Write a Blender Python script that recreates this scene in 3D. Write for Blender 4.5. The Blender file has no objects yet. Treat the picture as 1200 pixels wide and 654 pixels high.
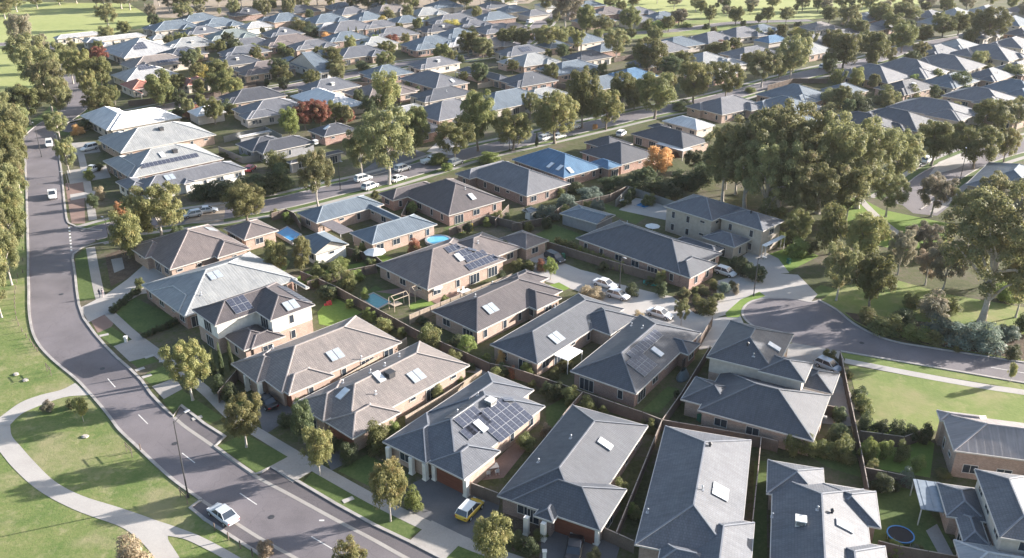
import bpy, math, random, bmesh
from mathutils import Vector, Matrix
sc = bpy.context.scene
R = math.radians
rnd = random.Random(7)

# ------------------------------------------------------------------ camera
CAM_H, FPX, PITCH, IW, IH = 70.0, 1030.0, R(25.0), 1200.0, 654.0
cam_d = bpy.data.cameras.new('camera')
cam = bpy.data.objects.new('camera', cam_d); sc.collection.objects.link(cam)
cam.location = (0, 0, CAM_H); cam.rotation_euler = (R(90) - PITCH, 0, 0)
cam_d.sensor_width = 36.0; cam_d.lens = 36.0 * FPX / IW
cam_d.clip_start = 0.5; cam_d.clip_end = 9000
sc.camera = cam

# ------------------------------------------------------------------ sky, sun, exposure
SUN_EL, SUN_AZ = R(15.5), R(20.0)          # azimuth measured from +X towards +Y
w = bpy.data.worlds.new('World'); sc.world = w; w.use_nodes = True
nt = w.node_tree; bg = nt.nodes['Background']
sky = nt.nodes.new('ShaderNodeTexSky'); sky.sky_type = 'NISHITA'; sky.sun_disc = False
sky.sun_elevation = SUN_EL; sky.sun_rotation = R(90) - SUN_AZ
sky.air_density = 1.0; sky.dust_density = 2.0; sky.ozone_density = 1.0
nt.links.new(sky.outputs[0], bg.inputs[0]); bg.inputs[1].default_value = 0.090
sun_d = bpy.data.lights.new('sun', 'SUN'); sun_d.energy = 5.0; sun_d.angle = R(0.6); sun_d.color = (1.0, 0.935, 0.87)
sun = bpy.data.objects.new('sun', sun_d); sc.collection.objects.link(sun)
S = Vector((math.cos(SUN_EL) * math.cos(SUN_AZ), math.cos(SUN_EL) * math.sin(SUN_AZ), math.sin(SUN_EL)))
sun.rotation_euler = S.to_track_quat('Z', 'Y').to_euler(); sun.location = (200, 100, 200)
vs = sc.view_settings; vs.view_transform = 'Standard'; vs.look = 'None'; vs.exposure = 1.86; vs.gamma = 1.0
try: vs.use_curve_mapping = False
except Exception: pass
sc.cycles.max_bounces = 5; sc.cycles.diffuse_bounces = 3; sc.cycles.transparent_max_bounces = 6
sc.cycles.volume_bounces = 0

# ------------------------------------------------------------------ pixel -> place
CT, ST = math.cos(PITCH), math.sin(PITCH)
def ray(x, y):
    a, b = (x - IW / 2) / FPX, -(y - IH / 2) / FPX
    return Vector((a, CT + b * ST, -ST + b * CT))
def G(x, y, z=0.0):
    d = ray(x, y); t = (z - CAM_H) / d.z
    return Vector((d.x * t, d.y * t, z))
def proj(p):
    q = Vector(p) - Vector((0, 0, CAM_H)); zc = q.y * CT - q.z * ST; yc = q.y * ST + q.z * CT
    return (IW / 2 + FPX * q.x / zc, IH / 2 - FPX * yc / zc)
def depth(p):
    return p.y * CT - (p.z - CAM_H) * ST
def height_at(base, ytop):
    lo, hi = 0.0, 60.0
    for _ in range(40):
        m = (lo + hi) / 2
        if proj((base.x, base.y, m))[1] > ytop: lo = m
        else: hi = m
    return lo

# ------------------------------------------------------------------ object helpers
col = sc.collection
def link(o, parent=None):
    col.objects.link(o)
    if parent is not None: o.parent = parent
    return o
def mesh_from(name, verts, faces, mat=None, uvs=None, smooth=False, mats=None, mi=None):
    me = bpy.data.meshes.new(name); me.from_pydata(verts, [], faces); me.update()
    for m in (mats or ([mat] if mat else [])): me.materials.append(m)
    if mi: me.polygons.foreach_set('material_index', mi)
    if uvs:
        l = me.uv_layers.new(name='UVMap'); l.data.foreach_set('uv', [c for p in uvs for c in p])
    if smooth: me.polygons.foreach_set('use_smooth', [True] * len(me.polygons))
    return me
def obj(name, me, parent=None, loc=None, rz=None, scale=None):
    o = bpy.data.objects.new(name, me)
    if loc is not None: o.location = loc
    if rz is not None: o.rotation_euler = (0, 0, rz)
    if scale is not None: o.scale = scale
    return link(o, parent)
def empty(name, loc, rz=0.0):
    o = bpy.data.objects.new(name, None); o.location = loc; o.rotation_euler = (0, 0, rz); o.empty_display_size = 0.5
    return link(o)
class MB:
    def __init__(s): s.v = []; s.f = []; s.mi = []
    def quad(s, a, b, c, d, m=0):
        n = len(s.v); s.v += [tuple(a), tuple(b), tuple(c), tuple(d)]; s.f.append((n, n + 1, n + 2, n + 3)); s.mi.append(m)
    def box(s, x0, y0, z0, x1, y1, z1, m=0):
        n = len(s.v)
        s.v += [(x0, y0, z0), (x1, y0, z0), (x1, y1, z0), (x0, y1, z0), (x0, y0, z1), (x1, y0, z1), (x1, y1, z1), (x0, y1, z1)]
        s.f += [(n + 3, n + 2, n + 1, n), (n + 4, n + 5, n + 6, n + 7), (n, n + 1, n + 5, n + 4), (n + 1, n + 2, n + 6, n + 5), (n + 2, n + 3, n + 7, n + 6), (n + 3, n, n + 4, n + 7)]
        s.mi += [m] * 6
    def bar(s, p, q, r, m=0, n=4, r2=None, phase=0.785):
        p, q = Vector(p), Vector(q); d = (q - p)
        if d.length < 1e-6: return
        d.normalize(); up = Vector((0, 0, 1)) if abs(d.z) < 0.95 else Vector((1, 0, 0))
        a = d.cross(up).normalized(); b = a.cross(d); r2 = r if r2 is None else r2; k = len(s.v)
        for c, rr in ((p, r), (q, r2)):
            for i in range(n):
                t = phase + 2 * math.pi * i / n; s.v.append(tuple(c + (a * math.cos(t) + b * math.sin(t)) * rr))
        for i in range(n):
            j = (i + 1) % n; s.f.append((k + i, k + j, k + n + j, k + n + i)); s.mi.append(m)
        s.f.append(tuple(k + i for i in reversed(range(n)))); s.f.append(tuple(k + n + i for i in range(n))); s.mi += [m, m]
    def prism(s, poly, z0, z1, m=0):
        n = len(poly); k = len(s.v)
        s.v += [(p[0], p[1], z0) for p in poly] + [(p[0], p[1], z1) for p in poly]
        s.f.append(tuple(k + i for i in reversed(range(n)))); s.f.append(tuple(k + n + i for i in range(n))); s.mi += [m, m]
        for i in range(n):
            j = (i + 1) % n; s.f.append((k + i, k + j, k + n + j, k + n + i)); s.mi.append(m)
    def mesh(s, name, mats, smooth=False):
        if not isinstance(mats, (list, tuple)): mats = [mats]
        return mesh_from(name, s.v, s.f, mats=mats, mi=s.mi, smooth=smooth)

# ------------------------------------------------------------------ materials
def new_mat(name):
    m = bpy.data.materials.new(name); m.use_nodes = True
    n = m.node_tree; return m, n, n.nodes['Principled BSDF']
def ramp(n, fac, stops):
    r = n.nodes.new('ShaderNodeValToRGB'); e = r.color_ramp.elements
    while len(e) > 1: e.remove(e[-1])
    e[0].position = stops[0][0]; e[0].color = (*stops[0][1], 1)
    for p, c in stops[1:]:
        x = e.new(p); x.color = (*c, 1)
    n.links.new(fac, r.inputs[0]); return r.outputs[0]
def noise(n, scale, coord=None, detail=4, rough=0.6):
    t = n.nodes.new('ShaderNodeTexNoise'); t.inputs['Scale'].default_value = scale; t.inputs['Detail'].default_value = detail
    t.inputs['Roughness'].default_value = rough
    if coord is not None: n.links.new(coord, t.inputs['Vector'])
    return t.outputs['Fac']
def geo_pos(n):
    return n.nodes.new('ShaderNodeNewGeometry').outputs['Position']
def mixc(n, fac, a, b, mode='MIX'):
    m = n.nodes.new('ShaderNodeMix'); m.data_type = 'RGBA'; m.blend_type = mode
    for s, v in ((0, fac), (6, a), (7, b)):
        if isinstance(v, (int, float)): m.inputs[s].default_value = v
        elif isinstance(v, tuple): m.inputs[s].default_value = (*v, 1)
        else: n.links.new(v, m.inputs[s])
    return m.outputs[2]
def math_n(n, op, a, b=0.0):
    m = n.nodes.new('ShaderNodeMath'); m.operation = op
    for s, v in ((0, a), (1, b)):
        if isinstance(v, (int, float)): m.inputs[s].default_value = v
        else: n.links.new(v, m.inputs[s])
    return m.outputs[0]
def bump(n, h, b, dist=0.05, strength=0.6):
    k = n.nodes.new('ShaderNodeBump'); k.inputs['Distance'].default_value = dist; k.inputs['Strength'].default_value = strength
    n.links.new(h, k.inputs['Height']); n.links.new(k.outputs[0], b.inputs['Normal'])
def math_vec(n, v, off):
    m = n.nodes.new('ShaderNodeVectorMath'); m.operation = 'ADD'; m.inputs[1].default_value = (off, off * 1.3, 0); n.links.new(v, m.inputs[0]); return m.outputs[0]
def sc_c(c, k): return tuple(max(0.0, min(1.0, x * k)) for x in c)

def mat_plain(name, c, rough=0.7, metal=0.0, var=0.12, scale=1.5, spec=0.4):
    m, n, b = new_mat(name)
    p = n.nodes.new('ShaderNodeTexCoord').outputs['Object']
    f = noise(n, scale, p)
    n.links.new(ramp(n, f, [(0.3, sc_c(c, 1 - var)), (0.7, sc_c(c, 1 + var))]), b.inputs['Base Color'])
    b.inputs['Roughness'].default_value = rough; b.inputs['Metallic'].default_value = metal
    b.inputs['Specular IOR Level'].default_value = spec
    return m
def mat_ground(name, stops, s1, s2, amt=0.5, bumpd=0.05, s3=None, c3=None, rough=0.95):
    """two scales of noise over world position, optional patches of a third colour"""
    m, n, b = new_mat(name); p = geo_pos(n)
    f = math_n(n, 'ADD', math_n(n, 'MULTIPLY', noise(n, s1, p, 5), 1 - amt), math_n(n, 'MULTIPLY', noise(n, s2, p, 3, 0.7), amt))
    f = math_n(n, 'ADD', f, math_n(n, 'MULTIPLY', math_n(n, 'SUBTRACT', noise(n, s2 * 3.3, p, 3, 0.75), 0.5), 0.30))
    c = ramp(n, f, stops)
    if s3:
        k = ramp(n, noise(n, s3, p, 4, 0.65), [(0.50, (0, 0, 0)), (0.64, (1, 1, 1))])
        c = mixc(n, k, c, c3)
        k2 = ramp(n, noise(n, s3 * 4.5, p, 5, 0.7), [(0.54, (0, 0, 0)), (0.66, (0.75, 0.75, 0.75))])
        c = mixc(n, k2, c, sc_c(c3, 1.12))
        k3 = ramp(n, noise(n, s3 * 2.2, math_vec(n, p, 37.0), 4, 0.65), [(0.52, (0, 0, 0)), (0.68, (0.6, 0.6, 0.6))])
        c = mixc(n, k3, c, stops[0][1])
    n.links.new(c, b.inputs['Base Color']); b.inputs['Roughness'].default_value = rough
    b.inputs['Specular IOR Level'].default_value = 0.2
    if bumpd: bump(n, noise(n, s2 * 1.7, p, 3, 0.7), b, bumpd, 0.8)
    return m
def mat_tile(name, c, rough=0.5, spec=0.5, kind='tile', var=0.10):
    """roof: tiles in courses (or ribbed sheet) laid out along the slope's own UV in metres"""
    m, n, b = new_mat(name)
    uv = n.nodes.new('ShaderNodeUVMap').outputs[0]
    sep = n.nodes.new('ShaderNodeSeparateXYZ'); n.links.new(uv, sep.inputs[0])
    if kind == 'tile':
        br = n.nodes.new('ShaderNodeTexBrick'); n.links.new(uv, br.inputs['Vector'])
        br.inputs['Scale'].default_value = 1.0; br.inputs['Brick Width'].default_value = 0.31; br.inputs['Row Height'].default_value = 0.34
        br.inputs['Mortar Size'].default_value = 0.028; br.inputs['Mortar Smooth'].default_value = 0.3; br.offset = 0.5
        br.inputs['Color1'].default_value = (*sc_c(c, 1 - var), 1); br.inputs['Color2'].default_value = (*sc_c(c, 1 + var), 1)
        br.inputs['Mortar'].default_value = (*sc_c(c, 0.68), 1)
        base = br.outputs['Color']
        saw = math_n(n, 'FRACT', math_n(n, 'DIVIDE', sep.outputs[1], 0.34))
        wav = math_n(n, 'SINE', math_n(n, 'MULTIPLY', sep.outputs[0], 2 * math.pi / 0.31))
        h = math_n(n, 'ADD', math_n(n, 'MULTIPLY', saw, -1.0), math_n(n, 'MULTIPLY', wav, 0.25))
        bump(n, h, b, 0.04, 0.5)
    else:
        wav = math_n(n, 'FRACT', math_n(n, 'DIVIDE', sep.outputs[0], 0.48 if kind == 'metal' else 0.95))
        rib = math_n(n, 'GREATER_THAN', wav, 0.78)
        base = mixc(n, rib, c, sc_c(c, 1.12))
        bump(n, rib, b, 0.045, 0.9)
    pz = geo_pos(n)
    st = ramp(n, noise(n, 0.35, pz, 5, 0.65), [(0.3, (0.80, 0.80, 0.81)), (0.72, (1.13, 1.11, 1.08))])
    base = mixc(n, 1.0, base, st, 'MULTIPLY')
    mp = n.nodes.new('ShaderNodeMapping'); mp.inputs['Scale'].default_value = (2.2, 0.22, 1.0); n.links.new(uv, mp.inputs['Vector'])
    sk = ramp(n, noise(n, 1.0, mp.outputs[0], 4, 0.7), [(0.35, (0.84, 0.84, 0.84)), (0.65, (1.10, 1.10, 1.10))])
    base = mixc(n, 1.0, base, sk, 'MULTIPLY')
    lk = ramp(n, noise(n, 2.6, pz, 4, 0.7), [(0.62, (0, 0, 0)), (0.75, (0.5, 0.5, 0.5))])
    base = mixc(n, lk, base, sc_c((c[0] * 0.6 + 0.12, c[1] * 0.6 + 0.12, c[2] * 0.6 + 0.10), 1.0))
    n.links.new(base, b.inputs['Base Color'])
    b.inputs['Specular IOR Level'].default_value = spec
    n.links.new(ramp(n, noise(n, 0.9, pz), [(0.3, (rough - 0.06,) * 3), (0.7, (rough + 0.08,) * 3)]), b.inputs['Roughness'])
    return m
def mat_brick(name, c, mortar=(0.42, 0.38, 0.34)):
    m, n, b = new_mat(name)
    p = n.nodes.new('ShaderNodeTexCoord').outputs['Object']
    sep = n.nodes.new('ShaderNodeSeparateXYZ'); n.links.new(p, sep.inputs[0])
    cmb = n.nodes.new('ShaderNodeCombineXYZ')
    n.links.new(math_n(n, 'ADD', sep.outputs[0], sep.outputs[1]), cmb.inputs[0]); n.links.new(sep.outputs[2], cmb.inputs[1])
    br = n.nodes.new('ShaderNodeTexBrick'); n.links.new(cmb.outputs[0], br.inputs['Vector'])
    br.inputs['Scale'].default_value = 1.0; br.inputs['Brick Width'].default_value = 0.24; br.inputs['Row Height'].default_value = 0.086
    br.inputs['Mortar Size'].default_value = 0.008
    br.inputs['Color1'].default_value = (*sc_c(c, 0.8), 1); br.inputs['Color2'].default_value = (*sc_c(c, 1.2), 1); br.inputs['Mortar'].default_value = (*mortar, 1)
    st = ramp(n, noise(n, 0.8, p), [(0.3, (0.86, 0.86, 0.86)), (0.7, (1.1, 1.1, 1.1))])
    n.links.new(mixc(n, 1.0, br.outputs['Color'], st, 'MULTIPLY'), b.inputs['Base Color'])
    b.inputs['Roughness'].default_value = 0.9
    return m
def mat_leaf(name, c1, c2, dry=None, trans=0.45):
    m, n, b = new_mat(name)
    p = geo_pos(n)
    oi = n.nodes.new('ShaderNodeObjectInfo').outputs['Random']
    f = noise(n, 0.9, p, 3, 0.7)
    c = ramp(n, f, [(0.32, c1), (0.68, c2)])
    if dry: c = mixc(n, ramp(n, noise(n, 0.45, p, 2), [(0.55, (0, 0, 0)), (0.7, (1, 1, 1))]), c, dry)
    hs = n.nodes.new('ShaderNodeHueSaturation'); n.links.new(c, hs.inputs['Color'])
    n.links.new(math_n(n, 'ADD', math_n(n, 'MULTIPLY', oi, 0.028), 0.486), hs.inputs['Hue'])
    n.links.new(math_n(n, 'ADD', math_n(n, 'MULTIPLY', oi, 0.5), 0.78), hs.inputs['Value'])
    n.links.new(hs.outputs[0], b.inputs['Base Color']); b.inputs['Roughness'].default_value = 0.6
    b.inputs['Specular IOR Level'].default_value = 0.3
    tr = n.nodes.new('ShaderNodeBsdfTranslucent'); n.links.new(hs.outputs[0], tr.inputs[0])
    mx = n.nodes.new('ShaderNodeMixShader'); mx.inputs[0].default_value = trans
    n.links.new(b.outputs[0], mx.inputs[1]); n.links.new(tr.outputs[0], mx.inputs[2])
    n.links.new(mx.outputs[0], n.nodes['Material Output'].inputs[0])
    return m

M = {}
M['yard'] = mat_ground('yard_earth', [(0.33, (0.040, 0.042, 0.022)), (0.47, (0.080, 0.090, 0.035)), (0.58, (0.115, 0.100, 0.068)), (0.70, (0.16, 0.135, 0.105))], 0.09, 0.9, 0.4, 0.08)
M['park'] = mat_ground('park_grass', [(0.32, (0.088, 0.138, 0.038)), (0.47, (0.138, 0.176, 0.056)), (0.60, (0.19, 0.20, 0.080)), (0.72, (0.25, 0.23, 0.13))], 0.13, 1.6, 0.45, 0.06, 0.10, (0.235, 0.222, 0.115))
M['lawn'] = mat_ground('lawn_grass', [(0.30, (0.055, 0.085, 0.026)), (0.52, (0.090, 0.125, 0.040)), (0.72, (0.13, 0.155, 0.058))], 0.25, 2.0, 0.5, 0.05)
M['lawn_bright'] = mat_ground('bright_lawn_grass', [(0.30, (0.110, 0.175, 0.036)), (0.55, (0.165, 0.235, 0.052)), (0.75, (0.225, 0.255, 0.085))], 0.2, 1.8, 0.45, 0.05)
M['lawn_dry'] = mat_ground('dry_lawn_grass', [(0.30, (0.115, 0.165, 0.044)), (0.52, (0.175, 0.215, 0.066)), (0.72, (0.25, 0.24, 0.11))], 0.16, 1.6, 0.4, 0.05, 0.07, (0.235, 0.225, 0.105))
M['field'] = mat_ground('field_grass', [(0.30, (0.21, 0.245, 0.085)), (0.52, (0.29, 0.315, 0.12)), (0.72, (0.36, 0.355, 0.17))], 0.03, 0.3, 0.4, 0.05)
M['mulch'] = mat_ground('garden_mulch', [(0.30, (0.045, 0.032, 0.024)), (0.5, (0.10, 0.075, 0.055)), (0.7, (0.17, 0.13, 0.10))], 0.8, 5, 0.5, 0.08)
M['dirt'] = mat_ground('dry_dirt', [(0.30, (0.20, 0.16, 0.12)), (0.5, (0.28, 0.23, 0.18)), (0.7, (0.36, 0.30, 0.23))], 0.4, 3, 0.5, 0.05)
def mat_asphalt(name, c):
    m, n, b = new_mat(name); p = geo_pos(n)
    c1 = ramp(n, noise(n, 0.16, p, 5, 0.6), [(0.3, sc_c(c, 0.84)), (0.7, sc_c(c, 1.18))])
    g = ramp(n, noise(n, 14, p, 2), [(0.35, (0.8, 0.8, 0.8)), (0.65, (1.2, 1.2, 1.2))])
    c1 = mixc(n, 1.0, c1, g, 'MULTIPLY')
    vo = n.nodes.new('ShaderNodeTexVoronoi'); vo.feature = 'DISTANCE_TO_EDGE'; vo.inputs['Scale'].default_value = 0.11
    wp = n.nodes.new('ShaderNodeVectorMath'); wp.operation = 'ADD'; nn2 = n.nodes.new('ShaderNodeTexNoise'); nn2.inputs['Scale'].default_value = 0.5; n.links.new(p, nn2.inputs['Vector'])
    sc2 = n.nodes.new('ShaderNodeVectorMath'); sc2.operation = 'SCALE'; sc2.inputs['Scale'].default_value = 2.5; n.links.new(nn2.outputs['Color'], sc2.inputs[0])
    n.links.new(p, wp.inputs[0]); n.links.new(sc2.outputs[0], wp.inputs[1]); n.links.new(wp.outputs[0], vo.inputs['Vector'])
    ck = ramp(n, vo.outputs['Distance'], [(0.0, (0.80, 0.80, 0.80)), (0.008, (1, 1, 1))]); c1 = mixc(n, 1.0, c1, ck, 'MULTIPLY')
    pt = ramp(n, noise(n, 0.05, p, 2, 0.4), [(0.40, (0.86, 0.86, 0.86)), (0.46, (1.0, 1.0, 1.0)), (0.62, (1.0, 1.0, 1.0)), (0.68, (1.14, 1.13, 1.13))]); c1 = mixc(n, 1.0, c1, pt, 'MULTIPLY')
    n.links.new(c1, b.inputs['Base Color']); b.inputs['Roughness'].default_value = 0.78; b.inputs['Specular IOR Level'].default_value = 0.45
    bump(n, noise(n, 20, p, 2), b, 0.01, 0.5)
    return m
M['asphalt'] = mat_asphalt('asphalt', (0.155, 0.138, 0.145))
M['asphalt2'] = mat_asphalt('darker_asphalt', (0.115, 0.102, 0.107))
M['concrete'] = mat_ground('concrete', [(0.3, (0.27, 0.25, 0.23)), (0.7, (0.38, 0.355, 0.33))], 0.25, 4, 0.35, 0.01, rough=0.85)
M['concrete_pale'] = mat_ground('pale_concrete', [(0.3, (0.34, 0.315, 0.295)), (0.7, (0.44, 0.415, 0.385))], 0.25, 4, 0.35, 0.01, rough=0.85)
M['paver_dark'] = mat_ground('dark_pavers', [(0.3, (0.10, 0.10, 0.105)), (0.7, (0.155, 0.15, 0.155))], 0.5, 6, 0.4, 0.01, rough=0.8)
M['paver_red'] = mat_ground('red_pavers', [(0.3, (0.18, 0.12, 0.10)), (0.7, (0.27, 0.19, 0.16))], 0.5, 6, 0.5, 0.01, rough=0.85)
M['paint'] = mat_plain('road_paint', (0.62, 0.60, 0.57), 0.7, var=0.2)
M['kerb'] = mat_plain('kerb_concrete', (0.34, 0.315, 0.295), 0.85, var=0.22, scale=0.6)

ROOF = {}
for k, c, r, s, kd in [
    ('charcoal', (0.072, 0.079, 0.096), 0.58, 0.7, 'tile'), ('slate', (0.112, 0.121, 0.142), 0.60, 0.62, 'tile'),
    ('taupe', (0.205, 0.180, 0.170), 0.60, 0.6, 'tile'), ('brown', (0.150, 0.126, 0.122), 0.60, 0.6, 'tile'),
    ('black', (0.058, 0.062, 0.076), 0.58, 0.6, 'tile'), ('choc', (0.085, 0.073, 0.077), 0.60, 0.6, 'tile'),
    ('grey', (0.265, 0.275, 0.28), 0.55, 0.35, 'metal'), ('pale', (0.33, 0.335, 0.345), 0.55, 0.35, 'metal'),
    ('white', (0.62, 0.62, 0.62), 0.55, 0.35, 'metal'), ('blue', (0.085, 0.165, 0.265), 0.5, 0.4, 'metal'),
    ('steel', (0.115, 0.145, 0.178), 0.55, 0.5, 'metal'), ('terra', (0.36, 0.16, 0.12), 0.7, 0.3, 'tile'),
    ('midgrey', (0.135, 0.140, 0.158), 0.58, 0.6, 'tile'), ('ribbed', (0.26, 0.235, 0.235), 0.6, 0.5, 'rib'), ('green', (0.17, 0.20, 0.20), 0.55, 0.4, 'metal')]:
    ROOF[k] = mat_tile('roof_' + k, c, r, s, kd)
    ROOF[k + '_cap'] = mat_plain('roof_cap_' + k, tuple(x * 1.25 + 0.05 for x in c), r, var=0.15, spec=s)
WALL = {
    'brick': mat_brick('brick_red', (0.28, 0.155, 0.12)), 'tan': mat_brick('brick_tan', (0.36, 0.245, 0.19)), 'dark': mat_brick('brick_dark', (0.20, 0.12, 0.10)),
    'cream': mat_plain('render_cream', (0.47, 0.42, 0.37), 0.9), 'white': mat_plain('render_white', (0.68, 0.65, 0.60), 0.9), 'grey': mat_plain('render_grey', (0.24, 0.24, 0.25), 0.9),
    'beige': mat_plain('render_beige', (0.42, 0.36, 0.30), 0.9)}
M['fascia'] = mat_plain('fascia_paint', (0.50, 0.47, 0.43), 0.5)
M['fascia_dark'] = mat_plain('fascia_dark_paint', (0.13, 0.125, 0.125), 0.5)
M['frame'] = mat_plain('window_frame', (0.55, 0.53, 0.50), 0.4)
M['glass'] = mat_plain('window_glass', (0.035, 0.045, 0.06), 0.08, spec=0.8)
M['garage'] = mat_plain('garage_door_timber', (0.16, 0.055, 0.035), 0.55)
M['garage_grey'] = mat_plain('garage_door_grey', (0.30, 0.29, 0.28), 0.5)
M['pv'] = mat_plain('solar_cells', (0.050, 0.056, 0.080), 0.28, spec=0.7, var=0.2)
M['alu'] = mat_plain('aluminium', (0.42, 0.43, 0.45), 0.45, 0.4)
M['hw'] = mat_plain('water_heater_glass', (0.32, 0.36, 0.40), 0.22, spec=0.9)
M['skylight'] = mat_plain('skylight_acrylic', (0.72, 0.73, 0.74), 0.35)
M['plastic_white'] = mat_plain('white_plastic', (0.70, 0.69, 0.66), 0.5)
M['dark_metal'] = mat_plain('dark_metal', (0.05, 0.05, 0.055), 0.5)
M['timber'] = mat_ground('fence_timber', [(0.3, (0.105, 0.082, 0.070)), (0.7, (0.185, 0.148, 0.128))], 0.6, 5, 0.5, 0)
M['timber_pale'] = mat_ground('pale_timber', [(0.3, (0.33, 0.27, 0.21)), (0.7, (0.46, 0.38, 0.30))], 0.6, 5, 0.5, 0)
M['pool'] = mat_plain('pool_water', (0.03, 0.20, 0.42), 0.08, var=0.1, spec=0.6)
M['pool_teal'] = mat_plain('teal_pool_water', (0.08, 0.28, 0.30), 0.08, var=0.1, spec=0.6)
M['pool_pale'] = mat_plain('pale_pool_water', (0.12, 0.42, 0.60), 0.08, var=0.1, spec=0.6)
M['bark'] = mat_ground('bark', [(0.3, (0.13, 0.105, 0.085)), (0.7, (0.32, 0.27, 0.23))], 1.5, 6, 0.5, 0.03)
M['bark_pale'] = mat_ground('pale_bark', [(0.3, (0.26, 0.23, 0.20)), (0.7, (0.52, 0.47, 0.42))], 1.2, 5, 0.5, 0.03)
LEAF = {
    'street': mat_leaf('leaves_olive', (0.108, 0.122, 0.046), (0.215, 0.218, 0.086), (0.235, 0.205, 0.088)),
    'gum': mat_leaf('leaves_gum', (0.150, 0.162, 0.074), (0.270, 0.268, 0.125), (0.285, 0.245, 0.125)),
    'grey': mat_leaf('leaves_grey', (0.19, 0.18, 0.125), (0.30, 0.272, 0.20), (0.31, 0.25, 0.185)),
    'young': mat_leaf('leaves_young', (0.165, 0.176, 0.070), (0.29, 0.278, 0.115), (0.31, 0.255, 0.11)),
    'dark': mat_leaf('leaves_dark', (0.064, 0.085, 0.042), (0.125, 0.145, 0.068)),
    'light': mat_leaf('leaves_light', (0.15, 0.195, 0.055), (0.27, 0.30, 0.10)),
    'red': mat_leaf('leaves_red', (0.24, 0.085, 0.065), (0.36, 0.18, 0.11), (0.20, 0.19, 0.08)),
    'orange': mat_leaf('leaves_orange', (0.48, 0.25, 0.10), (0.64, 0.42, 0.21)),
    'yellow': mat_leaf('leaves_yellow', (0.36, 0.30, 0.08), (0.52, 0.44, 0.15)),
    'blue': mat_leaf('leaves_bluegreen', (0.12, 0.155, 0.125), (0.21, 0.25, 0.20)),
    'straw': mat_leaf('leaves_straw', (0.31, 0.25, 0.17), (0.44, 0.36, 0.25))}

# ------------------------------------------------------------------ labels: every thing keeps its place in the picture
THINGS = []       # (object, description, category, group, px, py, fixed)
LANDMARKS = []    # (px, py, phrase)
def tag(o, desc, cat, group=None, at=None, fixed=False):
    o['category'] = cat
    if group: o['group'] = group
    if at is None: at = proj(o.location)
    THINGS.append([o, desc, at[0], at[1], fixed])
def mark(px, py, phrase): LANDMARKS.append((px, py, phrase))
def finish_labels():
    used = {}
    todo = []
    for o, desc, x, y, fixed in THINGS:
        if fixed: o['label'] = desc; used[desc] = 1; continue
        best = sorted(LANDMARKS, key=lambda l: math.hypot(l[0] - x, (l[1] - y) * 1.5))[:6]
        opts = []
        for lx, ly, ph in best:
            dx, dy = x - lx, (y - ly) * 1.4
            if abs(dx) + abs(dy) < 3: continue
            if abs(dx) > 2.2 * abs(dy): rel = 'left of' if dx < 0 else 'right of'
            elif abs(dy) > 2.2 * abs(dx): rel = 'behind' if dy < 0 else 'in front of'
            else: rel = ('behind ' if dy < 0 else 'in front ') + ('left of' if dx < 0 else 'right of')
            opts.append('%s %s' % (rel, ph))
        todo.append((o, desc, x, y, opts))
    groups = {}
    for t in todo: groups.setdefault((t[1], t[4][0] if t[4] else ''), []).append(t)
    names = ['nearest', 'second nearest', 'third nearest', 'fourth nearest', 'fifth nearest', 'sixth nearest', 'seventh nearest', 'eighth nearest', 'ninth nearest']
    for (desc, rel), ts in groups.items():
        lx, ly = next(((a, b) for a, b, p in LANDMARKS if rel.endswith(p)), (600, 327))
        ts.sort(key=lambda t: math.hypot(t[2] - lx, (t[3] - ly) * 1.5))
        for i, (o, d, x, y, opts) in enumerate(ts):
            if i == 0: lab = '%s %s' % (d, rel)
            else:
                lab = None
                for alt in opts[1:]:
                    c = '%s %s' % (d, alt)
                    if c not in used and len(c.split()) <= 16: lab = c; break
                if lab is None: lab = '%s %s, %s' % (d, rel, names[i] if i < len(names) else 'far')
            k = 0
            while lab in used and k < 8:
                k += 1; lab = '%s, %s of these' % ('%s %s' % (d, rel), names[k])
            used[lab] = 1; o['label'] = lab
    for o, *_ in todo:
        t = o['label'].split()
        if len(t) > 16: o['label'] = ' '.join(t).replace(' of these', '').replace('second nearest', 'next').replace('in front left of', 'left of').replace('in front right of', 'right of').replace('behind left of', 'behind').replace('behind right of', 'behind')
    bad = [o.name for o, *_ in todo if len(o['label'].split()) > 16]
    if bad: print('LONG LABELS', bad[:10])

# ================================================================== SETTING: ground, roads, paths, lawns
def structure(o): o['kind'] = 'structure'; return o
def sheet(name, px, mat, z, world=None):
    pts = world if world else [G(x, y) for x, y in px]
    ar = sum(pts[i].x * pts[(i + 1) % len(pts)].y - pts[(i + 1) % len(pts)].x * pts[i].y for i in range(len(pts)))
    if ar < 0: pts = pts[::-1]
    me = mesh_from(name, [(p.x, p.y, z) for p in pts], [tuple(range(len(pts)))], mat)
    return structure(obj(name, me))
def smooth_line(pts, n=6):
    """Catmull-Rom through the points"""
    out = []
    P = [pts[0] * 2 - pts[1]] + list(pts) + [pts[-1] * 2 - pts[-2]]
    for i in range(1, len(P) - 2):
        for k in range(n):
            t = k / n
            out.append(0.5 * ((2 * P[i]) + (P[i + 1] - P[i - 1]) * t + (2 * P[i - 1] - 5 * P[i] + 4 * P[i + 1] - P[i + 2]) * t * t + (3 * P[i] - P[i - 1] - 3 * P[i + 1] + P[i + 2]) * t ** 3))
    out.append(P[-2]); return out
def offsets(line, d):
    out = []
    for i, p in enumerate(line):
        a, b = line[max(0, i - 1)], line[min(len(line) - 1, i + 1)]
        t = (b - a); t.z = 0; t.normalize(); out.append(p + Vector((-t.y, t.x, 0)) * d)
    return out
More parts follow.
